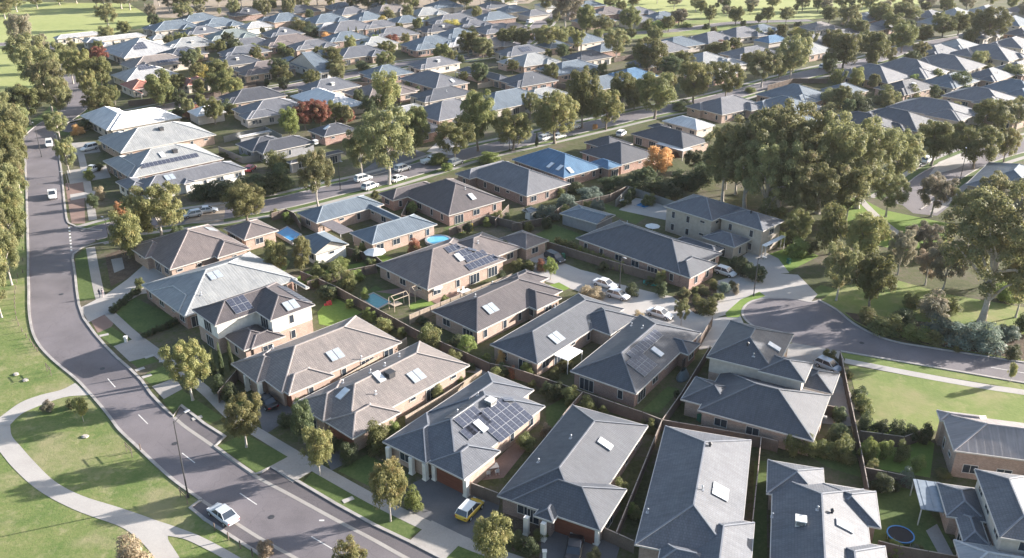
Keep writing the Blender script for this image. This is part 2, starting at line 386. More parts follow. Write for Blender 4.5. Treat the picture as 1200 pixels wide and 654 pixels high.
def strip(name, line, d0, d1, z, mat, thick=0.0, cut=None):
    """ribbon between two offsets of a line; thick > 0 makes it a raised slab"""
    A, B = offsets(line, d0), offsets(line, d1); mb = MB()
    for i in range(len(line) - 1):
        if cut and cut(line[i]): continue
        a, b, c, d = A[i], A[i + 1], B[i + 1], B[i]
        if d1 > d0: a, b, c, d = d, c, b, a
        q = [Vector((p.x, p.y, z)) for p in (a, b, c, d)]
        if thick:
            lo = [p - Vector((0, 0, thick)) for p in q]
            mb.quad(*q); mb.quad(q[0], lo[0], lo[1], q[1]); mb.quad(q[2], lo[2], lo[3], q[3])
        else: mb.quad(*q)
    return structure(obj(name, mb.mesh(name, mat)))
def wline(px, n=5): return smooth_line([G(x, y) for x, y in px], n)

GZ = 0.0
gm = MB(); gm.quad((-2500, -60, GZ), (2500, -60, GZ), (2500, 4500, GZ), (-2500, 4500, GZ))
structure(obj('ground', gm.mesh('ground', M['yard'])))

# main road on the left (kerb lines measured in the photo)
KL = [(24, 158), (29, 180), (30, 200), (31, 220), (31.5, 240), (32, 261), (33, 301), (33, 321), (33.7, 341), (33.7, 357), (35, 373), (39, 391), (47, 406), (60, 420), (74, 432), (91, 446), (106, 462), (120, 478), (131, 492), (140, 504), (159, 522), (200, 560), (236, 586), (281, 616), (315, 637), (348, 655), (420, 695)]
KR = [(66, 158), (69, 180), (72, 200), (74, 220), (76, 240), (79, 261), (85, 301), (88, 321), (90, 341), (92.5, 357), (98, 373), (111, 391), (124, 406), (138, 420), (152, 432), (166, 446), (177, 462), (192, 478), (202, 487), (218, 501), (250, 523), (298, 557), (340, 580), (395, 610), (440, 634), (474, 653), (560, 699)]
LL, LR = wline(KL), wline(KR)
road_poly = LL + LR[::-1]
rm = MB()
for i in range(len(LL) - 1): rm.quad(*[Vector((p.x, p.y, 0.012)) for p in (LL[i], LR[i], LR[i + 1], LL[i + 1])])
structure(obj('road', rm.mesh('road', M['asphalt'])))
# parking bays beside it (darker asphalt tone than the lanes), with the pale concrete strip between bay and lane
def bay(name, px): return sheet(name, px, M['asphalt2'], 0.016)
bay('parking_bay', [(206, 488), (212, 475), (240, 497), (264, 512), (252, 523), (232, 512)])
bay('parking_bay', [(302, 558), (318, 547), (352, 566), (396, 592), (440, 616), (480, 635), (560, 676), (560, 697), (474, 653), (440, 634), (395, 610), (340, 580)])
bay('parking_bay', [(238, 587), (223, 595), (240, 609), (284, 637), (306, 651), (345, 676), (380, 676), (348, 655), (315, 637), (281, 616)])
cutA = lambda p: False
strip('concrete_edge_strip', wline([(204, 489), (218, 501), (250, 523), (298, 557), (340, 580), (395, 610), (440, 634), (474, 653), (560, 699)]), -0.25, 0.25, 0.024, M['concrete'])
strip('concrete_edge_strip', wline([(236, 586), (281, 616), (315, 637), (348, 655), (420, 695)]), -0.22, 0.22, 0.024, M['concrete'])
def kerb(px, z=0.13, n=5): return strip('kerb', wline(px, n), -0.2, 0.2, z, M['kerb'], z + 0.02)
kerb(KL[:23])
kerb([(236, 586), (223, 595), (240, 609), (284, 637), (306, 651), (345, 676)], n=1)
kerb([(66, 158), (69, 180), (72, 200), (74, 220), (76, 240), (79, 259), (86, 264), (97, 268), (120, 270)])
kerb([(130, 283), (108, 287), (95, 291), (86, 298), (85, 303), (88, 321), (90, 341), (92.5, 357), (98, 373), (111, 391), (124, 406), (138, 420), (152, 432), (166, 446), (177, 462), (192, 478), (203, 488), (212, 475), (240, 497), (264, 512), (252, 523), (275, 540), (298, 556), (306, 554), (318, 547), (352, 566), (396, 592), (440, 616), (480, 635), (560, 676)], n=1)
# painted marks
def dash(a, b, wd=0.13):
    p, q = G(*a), G(*b); strip('lane_marking', [p, q], -wd / 2, wd / 2, 0.020, M['paint'])
for a, b in [((281, 578), (301, 591.5)), ((365, 629), (389, 643)), ((213.4, 531), (228.4, 542.6)), ((126.2, 443.7), (135.2, 454)), ((162.3, 486), (173.3, 497))]: dash(a, b)
for k in range(8):
    t0, t1 = k / 8, (k + 0.55) / 8
    dash((81 + 3 * t0, 266 + 30 * t0), (81 + 3 * t1, 266 + 30 * t1), 0.35)
p = G(377, 610); sheet('lane_marking', None, M['paint'], 0.021, [p + Vector(v) for v in ((-.3, -.12, 0), (.3, -.12, 0), (.3, .12, 0), (-.3, .12, 0))])

# the far end of the main road, the two cross streets and the far streets
STREETS = [(LL, 0), (LR, 0)]
def street(px, width, path=True, z=0.010, mat='asphalt', name='road', verge=True):
    L = wline(px); h = width / 2
    strip(name, L, -h, h, z, M[mat])
    strip('kerb', L, -h - 0.3, -h, 0.12, M['kerb'], 0.14); strip('kerb', L, h, h + 0.3, 0.12, M['kerb'], 0.14)
    if verge:
        strip('verge', L, -h - 4.2, -h - 0.3, 0.004, M['lawn']); strip('verge', L, h + 0.3, h + 4.2, 0.004, M['lawn'])
    STREETS.append((L, h))
    if path:
        strip('footpath', L, -h - 3.6, -h - 2.1, 0.03, M['concrete']); strip('footpath', L, h + 2.1, h + 3.6, 0.03, M['concrete'])
street([(45, 160), (58, 148), (86, 128), (93, 112), (86, 95), (77, 80), (71, 68), (58, 58), (30, 51), (-10, 53)], 8.0, False, 0.008)
street([(104, 276), (150, 264), (230, 254), (320, 240), (400, 221), (440, 212), (500, 195), (545, 181), (620, 164), (700, 146), (760, 132), (840, 116), (950, 86), (1020, 71), (1075, 54), (1130, 44), (1230, 26)], 7.6)
sheet('road', [(82, 264), (92, 268), (108, 270), (112, 283), (100, 288), (88, 298), (84, 298)], M['asphalt'], 0.013)
street([(70, 153), (110, 143), (170, 131), (240, 117), (330, 104), (410, 88), (480, 74), (530, 70), (580, 62), (612, 50), (628, 34), (640, 20), (650, 6)], 7.4)
street([(628, 34), (670, 44), (720, 40), (790, 36), (860, 27), (950, 24)], 6.5, False, 0.007)
street([(1056, 240), (1078, 226), (1100, 208), (1140, 187), (1190, 172), (1260, 158)], 8.5, True, 0.009)
sheet('road', [(1052, 236), (1060, 224), (1088, 208), (1116, 222), (1112, 242), (1098, 253), (1070, 250)], M['asphalt'], 0.0135)
# cul-de-sac
BOWL = [(870, 364), (880, 353.5), (900, 349.5), (930, 350.5), (950, 354), (960, 352), (980, 363), (1000, 379), (1024, 392), (1050, 401), (1088, 407.5), (1130, 414), (1200, 425), (1300, 441), (1300, 466), (1200, 449), (1120, 435), (1038, 421), (985, 412), (960, 408), (925, 401), (893, 388), (875, 376)]
sheet('cul_de_sac', BOWL, M['asphalt'], 0.014)
kerb([(960, 352), (980, 363), (1000, 379), (1024, 392), (1050, 401), (1088, 407.5), (1130, 414), (1200, 425), (1300, 441)])
kerb([(1300, 466), (1200, 449), (1120, 435), (1038, 421), (985, 412)])
kerb([(893, 388), (875, 376), (870, 364), (880, 353.5), (900, 349.5), (930, 350.5), (950, 354), (960, 352)], 0.05)
dash((1161, 430.5), (1205, 438)); 
# paths
def path(px, width, mat='concrete', z=0.035): return strip('footpath', wline(px), -width / 2, width / 2, z, M[mat])
PATHC = [(-30, 560), (-14, 520), (4, 508), (20, 484), (48, 469), (74, 462), (97, 452)]
LP1 = wline([(0, 489), (24, 472), (48, 463), (72, 457), (88, 449)]); LP2 = wline([(12, 498), (22, 488), (36, 480), (74, 466), (106, 463)])
pm = MB()
for i in range(min(len(LP1), len(LP2)) - 1): pm.quad(*[Vector((p.x, p.y, 0.034)) for p in (LP1[i], LP2[i], LP2[i + 1], LP1[i + 1])])
structure(obj('footpath', pm.mesh('footpath', M['concrete_pale'])))
LA = wline([(-22, 500), (-14, 515), (0, 530), (14, 547), (36, 568), (58, 583), (86, 597), (112, 607), (140, 617), (156, 627), (170, 640), (181, 655), (186, 676)])
LB = wline([(12, 498), (14, 511), (24, 523), (40, 541), (64, 564), (96, 581), (140, 595), (180, 609), (196, 619), (197, 632), (203, 642), (211, 655), (220, 676)])
pm = MB()
for i in range(min(len(LA), len(LB)) - 1): pm.quad(*[Vector((p.x, p.y, 0.038)) for p in (LA[i], LB[i], LB[i + 1], LA[i + 1])])
pm.quad(*[Vector((p.x, p.y, 0.038)) for p in (G(0, 489), G(-22, 500), G(12, 498.3), G(12.2, 497.9))])
structure(obj('footpath', pm.mesh('footpath', M['concrete_pale'])))
LA = wline([(180, 609), (210, 619), (240, 631), (282, 654), (310, 672)]); LB = wline([(196, 628), (216, 632), (240, 643), (262, 655), (290, 672)])
pm = MB()
for i in range(min(len(LA), len(LB)) - 1): pm.quad(*[Vector((p.x, p.y, 0.042)) for p in (LB[i], LB[i + 1], LA[i + 1], LA[i])])
structure(obj('footpath', pm.mesh('footpath', M['concrete_pale'])))
path([(106, 290), (111, 318), (117, 346), (124, 362), (140, 378), (158, 394), (190, 418), (215, 438), (242, 459), (272, 488), (310, 512), (345, 533), (386, 557), (452, 593), (540, 634), (612, 660)], 1.7)
path([(990, 423), (1084, 441), (1153, 453), (1200, 460), (1280, 474)], 1.6, 'concrete_pale')
path([(1006, 230), (1012, 238), (1026, 252), (1040, 264), (1056, 276)], 1.7, 'concrete_pale')
path([(1130, 290), (1175, 276), (1210, 262)], 2.2, 'concrete_pale')
path([(92, 170), (98, 195), (103, 220), (106, 240), (109, 258)], 1.7)
# park and lawns
left = [(p.x, p.y) for p in LL]
sheet('park_lawn', None, M['park'], 0.006, [G(-60, 158)] + [Vector((p.x, p.y, 0)) for p in offsets(LL, -0.25)] + [G(300, 720), G(-400, 720), G(-300, 300)])
sheet('field', [(-200, 20), (60, 60), (150, 34), (190, 34), (178, 20), (150, 4), (60, 3), (-200, -5)], M['field'], 0.006)
sheet('field', [(-260, 140), (-200, 52), (20, 58), (66, 72), (50, 110), (26, 150)], M['field'], 0.005)
sheet('field', [(700, -2), (1090, -2), (1080, 6), (1010, 14), (960, 22), (860, 25), (760, 18), (690, 8)], M['field'], 0.005)
sheet('field', [(708, 33), (780, 24), (870, 23), (880, 34), (800, 42), (720, 47), (690, 45)], M['lawn_dry'], 0.0045)
sheet('dry_ground', [(180, 20), (330, 26), (420, 12), (620, 4), (640, -8), (180, -8)], M['dirt'], 0.005)
def lawn(px, mat='lawn', z=0.02): return sheet('lawn', px, M[mat], z)
lawn([(88, 302), (97, 293), (107, 289), (115, 350), (93, 353)])
lawn([(113, 391), (131, 383), (154, 399), (133, 406)]); lawn([(152, 423), (172, 413), (185, 424), (161, 431)]); lawn([(166, 441), (190, 429), (206, 442), (178, 452)])
lawn([(190, 469), (213, 457), (262, 490), (245, 497), (213, 474), (203, 484)]); lawn([(256, 523), (285, 508), (340, 536), (318, 546), (300, 554)])
lawn([(354, 567), (368, 551), (500, 616), (478, 632), (440, 614), (396, 590)]); lawn([(396, 552), (430, 533), (480, 558), (470, 588)])
lawn([(248, 470), (268, 455), (290, 470), (275, 484)]); lawn([(520, 652), (548, 632), (600, 660), (590, 690), (540, 670)])
lawn([(372, 366), (389, 347), (424, 366), (395, 384), (374, 380)], 'lawn_bright'); lawn([(338, 332), (360, 318), (400, 312), (446, 304), (380, 334)], 'lawn_bright')
lawn([(292, 312), (320, 296), (340, 306), (330, 326), (310, 322)], 'lawn_dry')
lawn([(478, 357), (500, 348), (509, 357), (482, 364)], 'lawn_bright'); lawn([(415, 352), (440, 335), (476, 352), (440, 364)])
lawn([(622, 278), (650, 263), (684, 276), (655, 288)]); lawn([(706, 238), (735, 246), (757, 255), (745, 263), (712, 250)])
lawn([(850, 367), (868, 351), (890, 342), (897, 347), (880, 353), (869, 365), (866, 372), (852, 372)], 'lawn_bright')
lawn([(640, 335), (655, 331), (668, 338), (655, 343)], 'lawn_bright')
lawn([(752, 481), (782, 453), (797, 456), (772, 484)]); lawn([(520, 268), (572, 243), (590, 252), (540, 275)])
lawn([(410, 290), (440, 296), (470, 305), (435, 309)], 'lawn_bright')
lawn([(985, 413), (1040, 421.5), (1120, 436), (1200, 450), (1280, 463), (1280, 471), (1200, 457), (1084, 438), (990, 420.5)], 'lawn_dry', 0.018)
lawn([(994, 428), (1084, 444), (1200, 463), (1280, 477), (1290, 520), (1150, 520), (1100, 505), (1012, 500)], 'lawn_dry', 0.018)
lawn([(975, 268), (985, 240), (1005, 230), (1035, 246), (1112, 262), (1110, 285), (1060, 294), (1010, 284)], 'lawn_bright', 0.015)
lawn([(962, 352), (985, 335), (1050, 328), (1110, 345), (1200, 360), (1300, 380), (1300, 440), (1200, 423), (1088, 405), (1024, 389), (1000, 376), (980, 361)], 'lawn_dry', 0.015)
sheet('garden_bed', [(990, 366), (1040, 372), (1120, 382), (1200, 392), (1300, 405), (1300, 438), (1200, 422), (1088, 404), (1030, 390), (1002, 376)], M['mulch'], 0.024)
lawn([(880, 305), (930, 288), (960, 300), (925, 318), (905, 312)], 'lawn_bright', 0.012); lawn([(945, 345), (962, 334), (985, 340), (960, 350)], 'lawn', 0.0125)
lawn([(1010, 610), (1030, 560), (1070, 575), (1120, 640), (1060, 660), (1020, 640)]); lawn([(925, 520), (970, 515), (1000, 522), (1010, 560), (970, 548)])
lawn([(640, 478), (668, 462), (690, 474), (640, 512)]); lawn([(480, 420), (520, 408), (560, 425), (545, 440)])
lawn([(880, 660), (884, 540), (898, 540), (899, 660)]); lawn([(1000, 505), (1060, 498), (1095, 520), (1090, 560), (1020, 548)], 'lawn_bright', 0.013)
lawn([(130, 376), (152, 346), (205, 372), (172, 392)], 'lawn', 0.021)
sheet('garden_bed', [(123, 300), (146, 290), (165, 312), (150, 326), (130, 336)], M['mulch'], 0.024)
sheet('patio', [(130, 304), (143, 302), (146, 315), (134, 320)], M['concrete'], 0.032)
sheet('garden_bed', [(590, 600), (612, 592), (640, 616), (632, 655), (600, 645)], M['mulch'], 0.022)
sheet('dry_ground', [(118, 396), (104, 372), (112, 362), (126, 366), (133, 380)], M['paver_red'], 0.016)
sheet('dry_ground', [(76, 215), (98, 212), (100, 262), (84, 262)], M['paver_red'], 0.016)
# driveways
def drive(px, mat='concrete', z=0.028): return sheet('driveway', px, M[mat], z)
drive([(484, 566), (505, 556), (550, 573), (586, 586), (583, 605), (555, 634), (478, 600)], 'paver_dark', 0.026)
drive([(480, 634), (522, 655), (547, 630), (506, 610)]); drive([(636, 618), (646, 611), (706, 625), (726, 642), (716, 676), (630, 676)], 'paver_dark')
drive([(316, 547), (343, 566), (368, 551), (342, 533)], 'concrete', 0.046); drive([(133, 406), (152, 424), (188, 415), (158, 397)], 'concrete', 0.045); drive([(178, 453), (192, 468), (214, 456), (206, 443)], 'concrete', 0.044)
drive([(200, 425), (225, 410), (245, 420), (228, 440)], 'paver_dark', 0.030)
drive([(94, 361), (104, 378), (128, 366), (165, 345), (210, 338), (205, 322), (168, 311), (150, 327), (125, 345)], 'concrete_pale', 0.047)
drive([(298, 478), (330, 458), (352, 478), (325, 500), (310, 510)], 'paver_dark'); drive([(372, 508), (392, 496), (430, 516), (412, 540), (388, 552)], 'paver_dark')
drive([(617, 303), (636, 296), (650, 304), (680, 316), (700, 321), (722, 332), (770, 344), (800, 350), (825, 342), (838, 330), (866, 322), (905, 320), (935, 322), (958, 345), (950, 354), (930, 350), (900, 349), (880, 353), (868, 364), (840, 372), (868, 371), (872, 380), (892, 388), (870, 400), (820, 410), (790, 392), (745, 375), (720, 362), (690, 346), (662, 336), (640, 330), (625, 318)], 'concrete_pale', 0.017)
sheet('garden_bed', [(788, 348), (815, 330), (838, 335), (842, 350), (838, 366), (815, 368), (800, 356)], M['mulch'], 0.026)
drive([(870, 300), (885, 290), (912, 303), (925, 320), (895, 322)], 'concrete_pale', 0.0275)
drive([(905, 408), (930, 402), (985, 412), (990, 424), (975, 440), (935, 432)], 'concrete', 0.027)
drive([(940, 470), (985, 440), (1002, 470), (1000, 500), (960, 496)], 'concrete', 0.026)
drive([(74, 168), (112, 166), (118, 178), (78, 183)], 'concrete', 0.025); drive([(78, 200), (124, 194), (130, 208), (82, 216)], 'concrete', 0.0255); drive([(82, 228), (120, 222), (122, 228), (83, 235)], 'concrete_pale', 0.0245)
drive([(400, 216), (430, 196), (470, 170), (500, 180), (460, 205)], 'paver_dark', 0.0265); drive([(500, 178), (520, 160), (545, 168), (530, 182)], 'concrete_pale', 0.0265); drive([(590, 172), (600, 150), (626, 154), (622, 166)], 'concrete', 0.0265); drive([(215, 262), (240, 238), (265, 236), (262, 262)], 'dirt', 0.0262)
drive([(1088, 206), (1100, 190), (1130, 178), (1145, 186), (1120, 198)], 'concrete_pale', 0.026)
drive([(545, 436), (575, 440), (590, 436), (560, 430)], 'concrete', 0.026)
sheet('patio', [(540, 566), (590, 560), (622, 520), (610, 512), (575, 545)], M['paver_red'], 0.022)
sheet('patio', [(565, 344), (480, 336), (440, 342), (500, 350), (512, 356), (560, 352)], M['paver_red'], 0.022)
sheet('patio', [(725, 246), (745, 232), (800, 240), (780, 258)], M['concrete_pale'], 0.021)
sheet('patio', [(1085, 622), (1098, 614), (1118, 652), (1106, 660)], M['concrete'], 0.024)

# ================================================================== HOUSES
def frame_mesh(wd, ht, mul=1):
    mb = MB(); t = 0.07
    for x0, z0, x1, z1 in [(-wd / 2, 0, wd / 2, t), (-wd / 2, ht - t, wd / 2, ht), (-wd / 2, t, -wd / 2 + t, ht - t), (wd / 2 - t, t, wd / 2, ht - t)]:
        mb.box(x0, -0.07, z0, x1, 0.0, z1)
    for k in range(mul):
        x = -wd / 2 + wd * (k + 1) / (mul + 1); mb.box(x - 0.03, -0.06, t, x + 0.03, 0.0, ht - t)
    return mb.mesh('window_frame', M['frame'])
def pane_mesh(wd, ht):
    mb = MB(); mb.box(-wd / 2 + 0.05, -0.035, 0.05, wd / 2 - 0.05, -0.005, ht - 0.05); return mb.mesh('window_pane', M['glass'])
WIN = {k: (frame_mesh(*k[:2], k[2]), pane_mesh(*k[:2])) for k in [(1.8, 1.3, 1), (0.9, 1.5, 0), (2.4, 2.0, 2), (1.2, 0.6, 0), (0.85, 2.0, 0)]}
def garage_mesh(wd, mat):
    mb = MB(); n = 5; h = 2.15
    for i in range(n): mb.box(-wd / 2, -0.06, i * h / n + 0.015, wd / 2, 0.0, (i + 1) * h / n - 0.015)
    mb.box(-wd / 2, -0.03, 0.0, wd / 2, -0.001, h); return mb.mesh('garage_door', mat)
GAR = {(wd, k): garage_mesh(wd, M[k]) for wd in (5.0, 2.6, 3.4) for k in ('garage', 'garage_grey')}
def pv_mesh():
    mb = MB(); mb.box(-0.5, -0.83, 0.04, 0.5, 0.83, 0.10, 1)
    for i in range(2):
        for j in range(3): mb.quad((-0.47 + i * 0.475, -0.80 + j * 0.54, 0.104), (-0.005 + i * 0.475, -0.80 + j * 0.54, 0.104), (-0.005 + i * 0.475, -0.27 + j * 0.54, 0.104), (-0.47 + i * 0.475, -0.27 + j * 0.54, 0.104), 0)
    return mb.mesh('solar_panel', [M['pv'], M['alu']])
PV = pv_mesh()
def item_meshes():
    d = {}
    mb = MB(); mb.box(-0.6, -1.0, 0.0, 0.6, 1.0, 0.16, 1); mb.box(-0.54, -0.94, 0.16, 0.54, 0.94, 0.2, 0); d['skylight'] = mb.mesh('skylight', [M['skylight'], M['alu']])
    mb = MB(); mb.box(-0.55, -1.0, 0.05, 0.55, 1.0, 0.13, 1); mb.box(-0.51, -0.96, 0.13, 0.51, 0.96, 0.135, 0); d['collector'] = mb.mesh('hot_water_collector', [M['hw'], M['alu']])
    mb = MB(); mb.box(-0.55, -0.55, -0.35, 0.55, 0.55, 0.55, 0); mb.box(-0.62, -0.62, 0.55, 0.62, 0.62, 0.66, 0)
    for s in (-1, 1):
        for k in range(4): mb.box(-0.48, s * 0.56 - 0.02, 0.0 + k * 0.13, 0.48, s * 0.56 + 0.02, 0.07 + k * 0.13, 1); mb.box(s * 0.56 - 0.02, -0.48, 0.0 + k * 0.13, s * 0.56 + 0.02, 0.48, 0.07 + k * 0.13, 1)
    d['cooler'] = mb.mesh('evaporative_cooler', [M['plastic_white'], M['dark_metal']])
    mb = MB(); mb.box(-0.55, -0.55, -0.35, 0.55, 0.55, 0.55, 0); mb.box(-0.62, -0.62, 0.55, 0.62, 0.62, 0.66, 0); d['cooler_dark'] = mb.mesh('evaporative_cooler', [M['dark_metal']])
    mb = MB(); mb.bar((0, 0, -0.2), (0, 0, 0.55), 0.07, 0, 8); mb.bar((0, 0, 0.5), (0, 0, 0.62), 0.14, 0, 8, 0.05); mb.box(-0.22, -0.22, -0.02, 0.22, 0.22, 0.03, 0); d['vent'] = mb.mesh('vent_pipe', [M['alu']])
    mb = MB(); mb.bar((0, 0, -0.2), (0, 0, 0.25), 0.14, 0, 10); mb.bar((0, 0, 0.25), (0, 0, 0.42), 0.2, 0, 10, 0.24); mb.bar((0, 0, 0.42), (0, 0, 0.6), 0.24, 0, 10, 0.08); d['whirly'] = mb.mesh('roof_ventilator', [M['dark_metal']])
    mb = MB(); mb.bar((0, 0, -0.2), (0, 0, 1.7), 0.025, 0, 5)
    for k in range(4): mb.bar((-0.45 + 0.06 * k, 0, 1.3 + 0.12 * k), (0.45 - 0.06 * k, 0, 1.3 + 0.12 * k), 0.015, 0, 4)
    d['antenna'] = mb.mesh('tv_antenna', [M['alu']])
    mb = MB(); mb.bar((0, 0, 0), (0, 0, 0.3), 0.33, 0, 10); mb.bar((0, 0, 0.3), (0, 0, 0.38), 0.33, 0, 10, 0.1); mb.box(-1.0, -0.34, 0.0, 1.0, 0.34, 0.5, 0); d['tank'] = mb.mesh('water_tank', [M['alu']])
    return d
ITEM = item_meshes()
HOUSES = []
class H: pass
def house(desc, phrase, a, rects, roof='charcoal', wall='tan', z=2.7, pitch=23.0, extras=(), wins=True, name='house', fascia='fascia', fixed=False, world=None, caps=True, low=None):
    h = H(); ar = R(a); U = Vector((math.sin(ar), -math.cos(ar), 0)); V = Vector((math.cos(ar), math.sin(ar), 0))
    h.r = []
    raw = []
    for rc in rects:
        op = rc[4] if len(rc) > 4 else {}
        ze = op.get('z', z)
        if world: p, q = Vector((rc[0], rc[1], 0)), Vector((rc[2], rc[3], 0))
        else: p, q = G(rc[0], rc[1], ze), G(rc[2], rc[3], ze)
        raw.append((p, q, ze, op))
    O = sum(((p + q) / 2 for p, q, _, _ in raw), Vector()) / len(raw)
    O = (raw[0][0] + raw[0][1]) / 2; O.z = 0
    for i, (p, q, ze, op) in enumerate(raw):
        us = sorted(((p - O).dot(U), (q - O).dot(U))); vs_ = sorted(((p - O).dot(V), (q - O).dot(V)))
        h.r.append(dict(u0=us[0], u1=us[1], v0=vs_[0], v1=vs_[1], z=ze + 0.011 * i, k=math.tan(R(op.get('pitch', pitch))), g=op.get('g', ''), nowall=op.get('nowall', False), mat=op.get('roof')))
    root = empty(name, O, ar - math.pi / 2); h.root = root; h.O, h.U, h.V = O, U, V
    h.px = proj(O + Vector((0, 0, z + 1.5)))
    tag(root, desc, 'house' if name != 'shed' else 'shed', 'houses of the suburb' if name == 'house' else 'garden sheds', h.px, fixed)
    if phrase: mark(h.px[0], h.px[1], phrase)
    def H1(r, u, v):
        if not (r['u0'] - 1e-6 <= u <= r['u1'] + 1e-6 and r['v0'] - 1e-6 <= v <= r['v1'] + 1e-6): return -1e9
        ds = []
        g = r['g']
        if 'l' not in g: ds.append(u - r['u0'])
        if 'r' not in g: ds.append(r['u1'] - u)
        if 'n' not in g: ds.append(v - r['v0'])
        if 'f' not in g: ds.append(r['v1'] - v)
        return r['z'] + r['k'] * max(0.0, min(ds))
    def top(u, v, skip=None):
        return max([H1(r, u, v) for r in h.r if r is not skip] + [-1e9])
    h.top = top
    # roof
    vv, ff, uv, wv = [], [], [], MB(); lw = MB(); cap = []; gut = MB(); gab = MB()
    for i, r in enumerate(h.r):
        u0, u1, v0, v1, ze, k, g = r['u0'], r['u1'], r['v0'], r['v1'], r['z'], r['k'], r['g']
        W_, D_ = u1 - u0, v1 - v0
        def add(pts, e, n):
            """face with uv: e eave direction, n up-slope horizontal direction"""
            b = len(vv); vv.extend(pts); ff.append(tuple(range(b, b + len(pts))))
            s = math.sqrt(1 + k * k)
            uv.extend([(p[0] * e[0] + p[1] * e[1], (p[0] * n[0] + p[1] * n[1]) * s) for p in pts])
        alongv = ('n' in g or 'f' in g) or (D_ >= W_ and not ('l' in g or 'r' in g))
        if alongv:
            hw = W_ / 2; uc = (u0 + u1) / 2; zr = ze + k * hw
            a0 = v0 if 'n' in g else min(v0 + hw, (v0 + v1) / 2); a1 = v1 if 'f' in g else max(v1 - hw, (v0 + v1) / 2)
            R0, R1 = (uc, a0, zr), (uc, a1, zr)
            A, B, C, D = (u0, v0, ze), (u1, v0, ze), (u1, v1, ze), (u0, v1, ze)
            add([D, A, R0, R1], (0, 1), (1, 0)); add([B, C, R1, R0], (0, 1), (-1, 0))
            if 'n' not in g: add([A, B, R0], (1, 0), (0, 1))
            else: gab.v += [(u0 + .5, v0 + .5, ze - .1), (u1 - .5, v0 + .5, ze - .1), (uc, v0 + .5, zr - .25)]; gab.f.append((len(gab.v) - 3, len(gab.v) - 2, len(gab.v) - 1)); gab.mi.append(0)
            if 'f' not in g: add([C, D, R1], (1, 0), (0, -1))
            else: gab.v += [(u0 + .5, v1 - .5, ze - .1), (u1 - .5, v1 - .5, ze - .1), (uc, v1 - .5, zr - .25)]; gab.f.append((len(gab.v) - 2, len(gab.v) - 3, len(gab.v) - 1)); gab.mi.append(0)
            segs = [(R0, R1)] + ([(A, R0), (B, R0)] if 'n' not in g else []) + ([(C, R1), (D, R1)] if 'f' not in g else [])
        else:
            hw = D_ / 2; vc = (v0 + v1) / 2; zr = ze + k * hw
            a0 = u0 if 'l' in g else min(u0 + hw, (u0 + u1) / 2); a1 = u1 if 'r' in g else max(u1 - hw, (u0 + u1) / 2)
            R0, R1 = (a0, vc, zr), (a1, vc, zr)
            A, B, C, D = (u0, v0, ze), (u1, v0, ze), (u1, v1, ze), (u0, v1, ze)
            add([A, B, R1, R0], (1, 0), (0, 1)); add([C, D, R0, R1], (1, 0), (0, -1))
            if 'l' not in g: add([D, A, R0], (0, 1), (1, 0))
            else: gab.v += [(u0 + .5, v0 + .5, ze - .1), (u0 + .5, v1 - .5, ze - .1), (u0 + .5, vc, zr - .25)]; gab.f.append((len(gab.v) - 2, len(gab.v) - 3, len(gab.v) - 1)); gab.mi.append(0)
            if 'r' not in g: add([B, C, R1], (0, 1), (-1, 0))
            else: gab.v += [(u1 - .5, v0 + .5, ze - .1), (u1 - .5, v1 - .5, ze - .1), (u1 - .5, vc, zr - .25)]; gab.f.append((len(gab.v) - 3, len(gab.v) - 2, len(gab.v) - 1)); gab.mi.append(0)
            segs = [(R0, R1)] + ([(A, R0), (D, R0)] if 'l' not in g else []) + ([(B, R1), (C, R1)] if 'r' not in g else [])
        # soffit under the roof
        zb = ze - 0.15
        b = len(vv); vv.extend([(u0, v0, zb), (u0, v1, zb), (u1, v1, zb), (u1, v0, zb)]); ff.append((b, b + 1, b + 2, b + 3)); uv.extend([(0, 0)] * 4)
        # gutter ring
        e = 0.07 + 0.004 * i
        gut.box(u0 - e, v0 - e, zb - 0.02 - .003 * i, u1 + e, v0 + 0.02, ze + 0.02 + .003 * i); gut.box(u0 - e, v1 - 0.02, zb - 0.02 - .003 * i, u1 + e, v1 + e, ze + 0.02 + .003 * i)
        gut.box(u0 - e, v0 + 0.02, zb - 0.02 - .003 * i, u0 + 0.02, v1 - 0.02, ze + 0.02 + .003 * i); gut.box(u1 - 0.02, v0 + 0.02, zb - 0.02 - .003 * i, u1 + e, v1 - 0.02, ze + 0.02 + .003 * i)
        # ridge and hip capping where this roof plane is the upper one
        if caps:
            for p, q in segs:
                p, q = Vector(p), Vector(q); L = (q - p).length
                if L < 0.3: continue
                n = max(4, int(L / 0.35)); run = None
                for t in range(n + 1):
                    s = p.lerp(q, t / n)
                    ok = s.z >= top(s.x, s.y, r) - 0.02
                    if ok and run is None: run = s
                    if (not ok or t == n) and run is not None:
                        e2 = s if ok else p.lerp(q, max(0, t - 1) / n)
                        if (e2 - run).length > 0.4: cap.append((run + Vector((0, 0, 0.03)), e2 + Vector((0, 0, 0.03))))
                        run = None
        # walls
        if not r['nowall']:
            s = 0.45 + 0.013 * i
            if low and r['z'] > 4:
                lw.box(u0 + s, v0 + s, 0.0, u1 - s, v1 - s, 2.72); wv.box(u0 + s - 0.03, v0 + s - 0.03, 2.72, u1 - s + 0.03, v1 - s + 0.03, zb + 0.005 - 0.004 * i)
            elif low: lw.box(u0 + s, v0 + s, 0.0, u1 - s, v1 - s, zb + 0.005 - 0.004 * i)
            elif W_ > 1.5 and D_ > 1.5: wv.box(u0 + s, v0 + s, 0.0, u1 - s, v1 - s, zb + 0.005 - 0.004 * i)
    rme = mesh_from('roof', vv, ff, mats=[ROOF[roof]], uvs=uv)
    ro = obj('roof', rme, root)
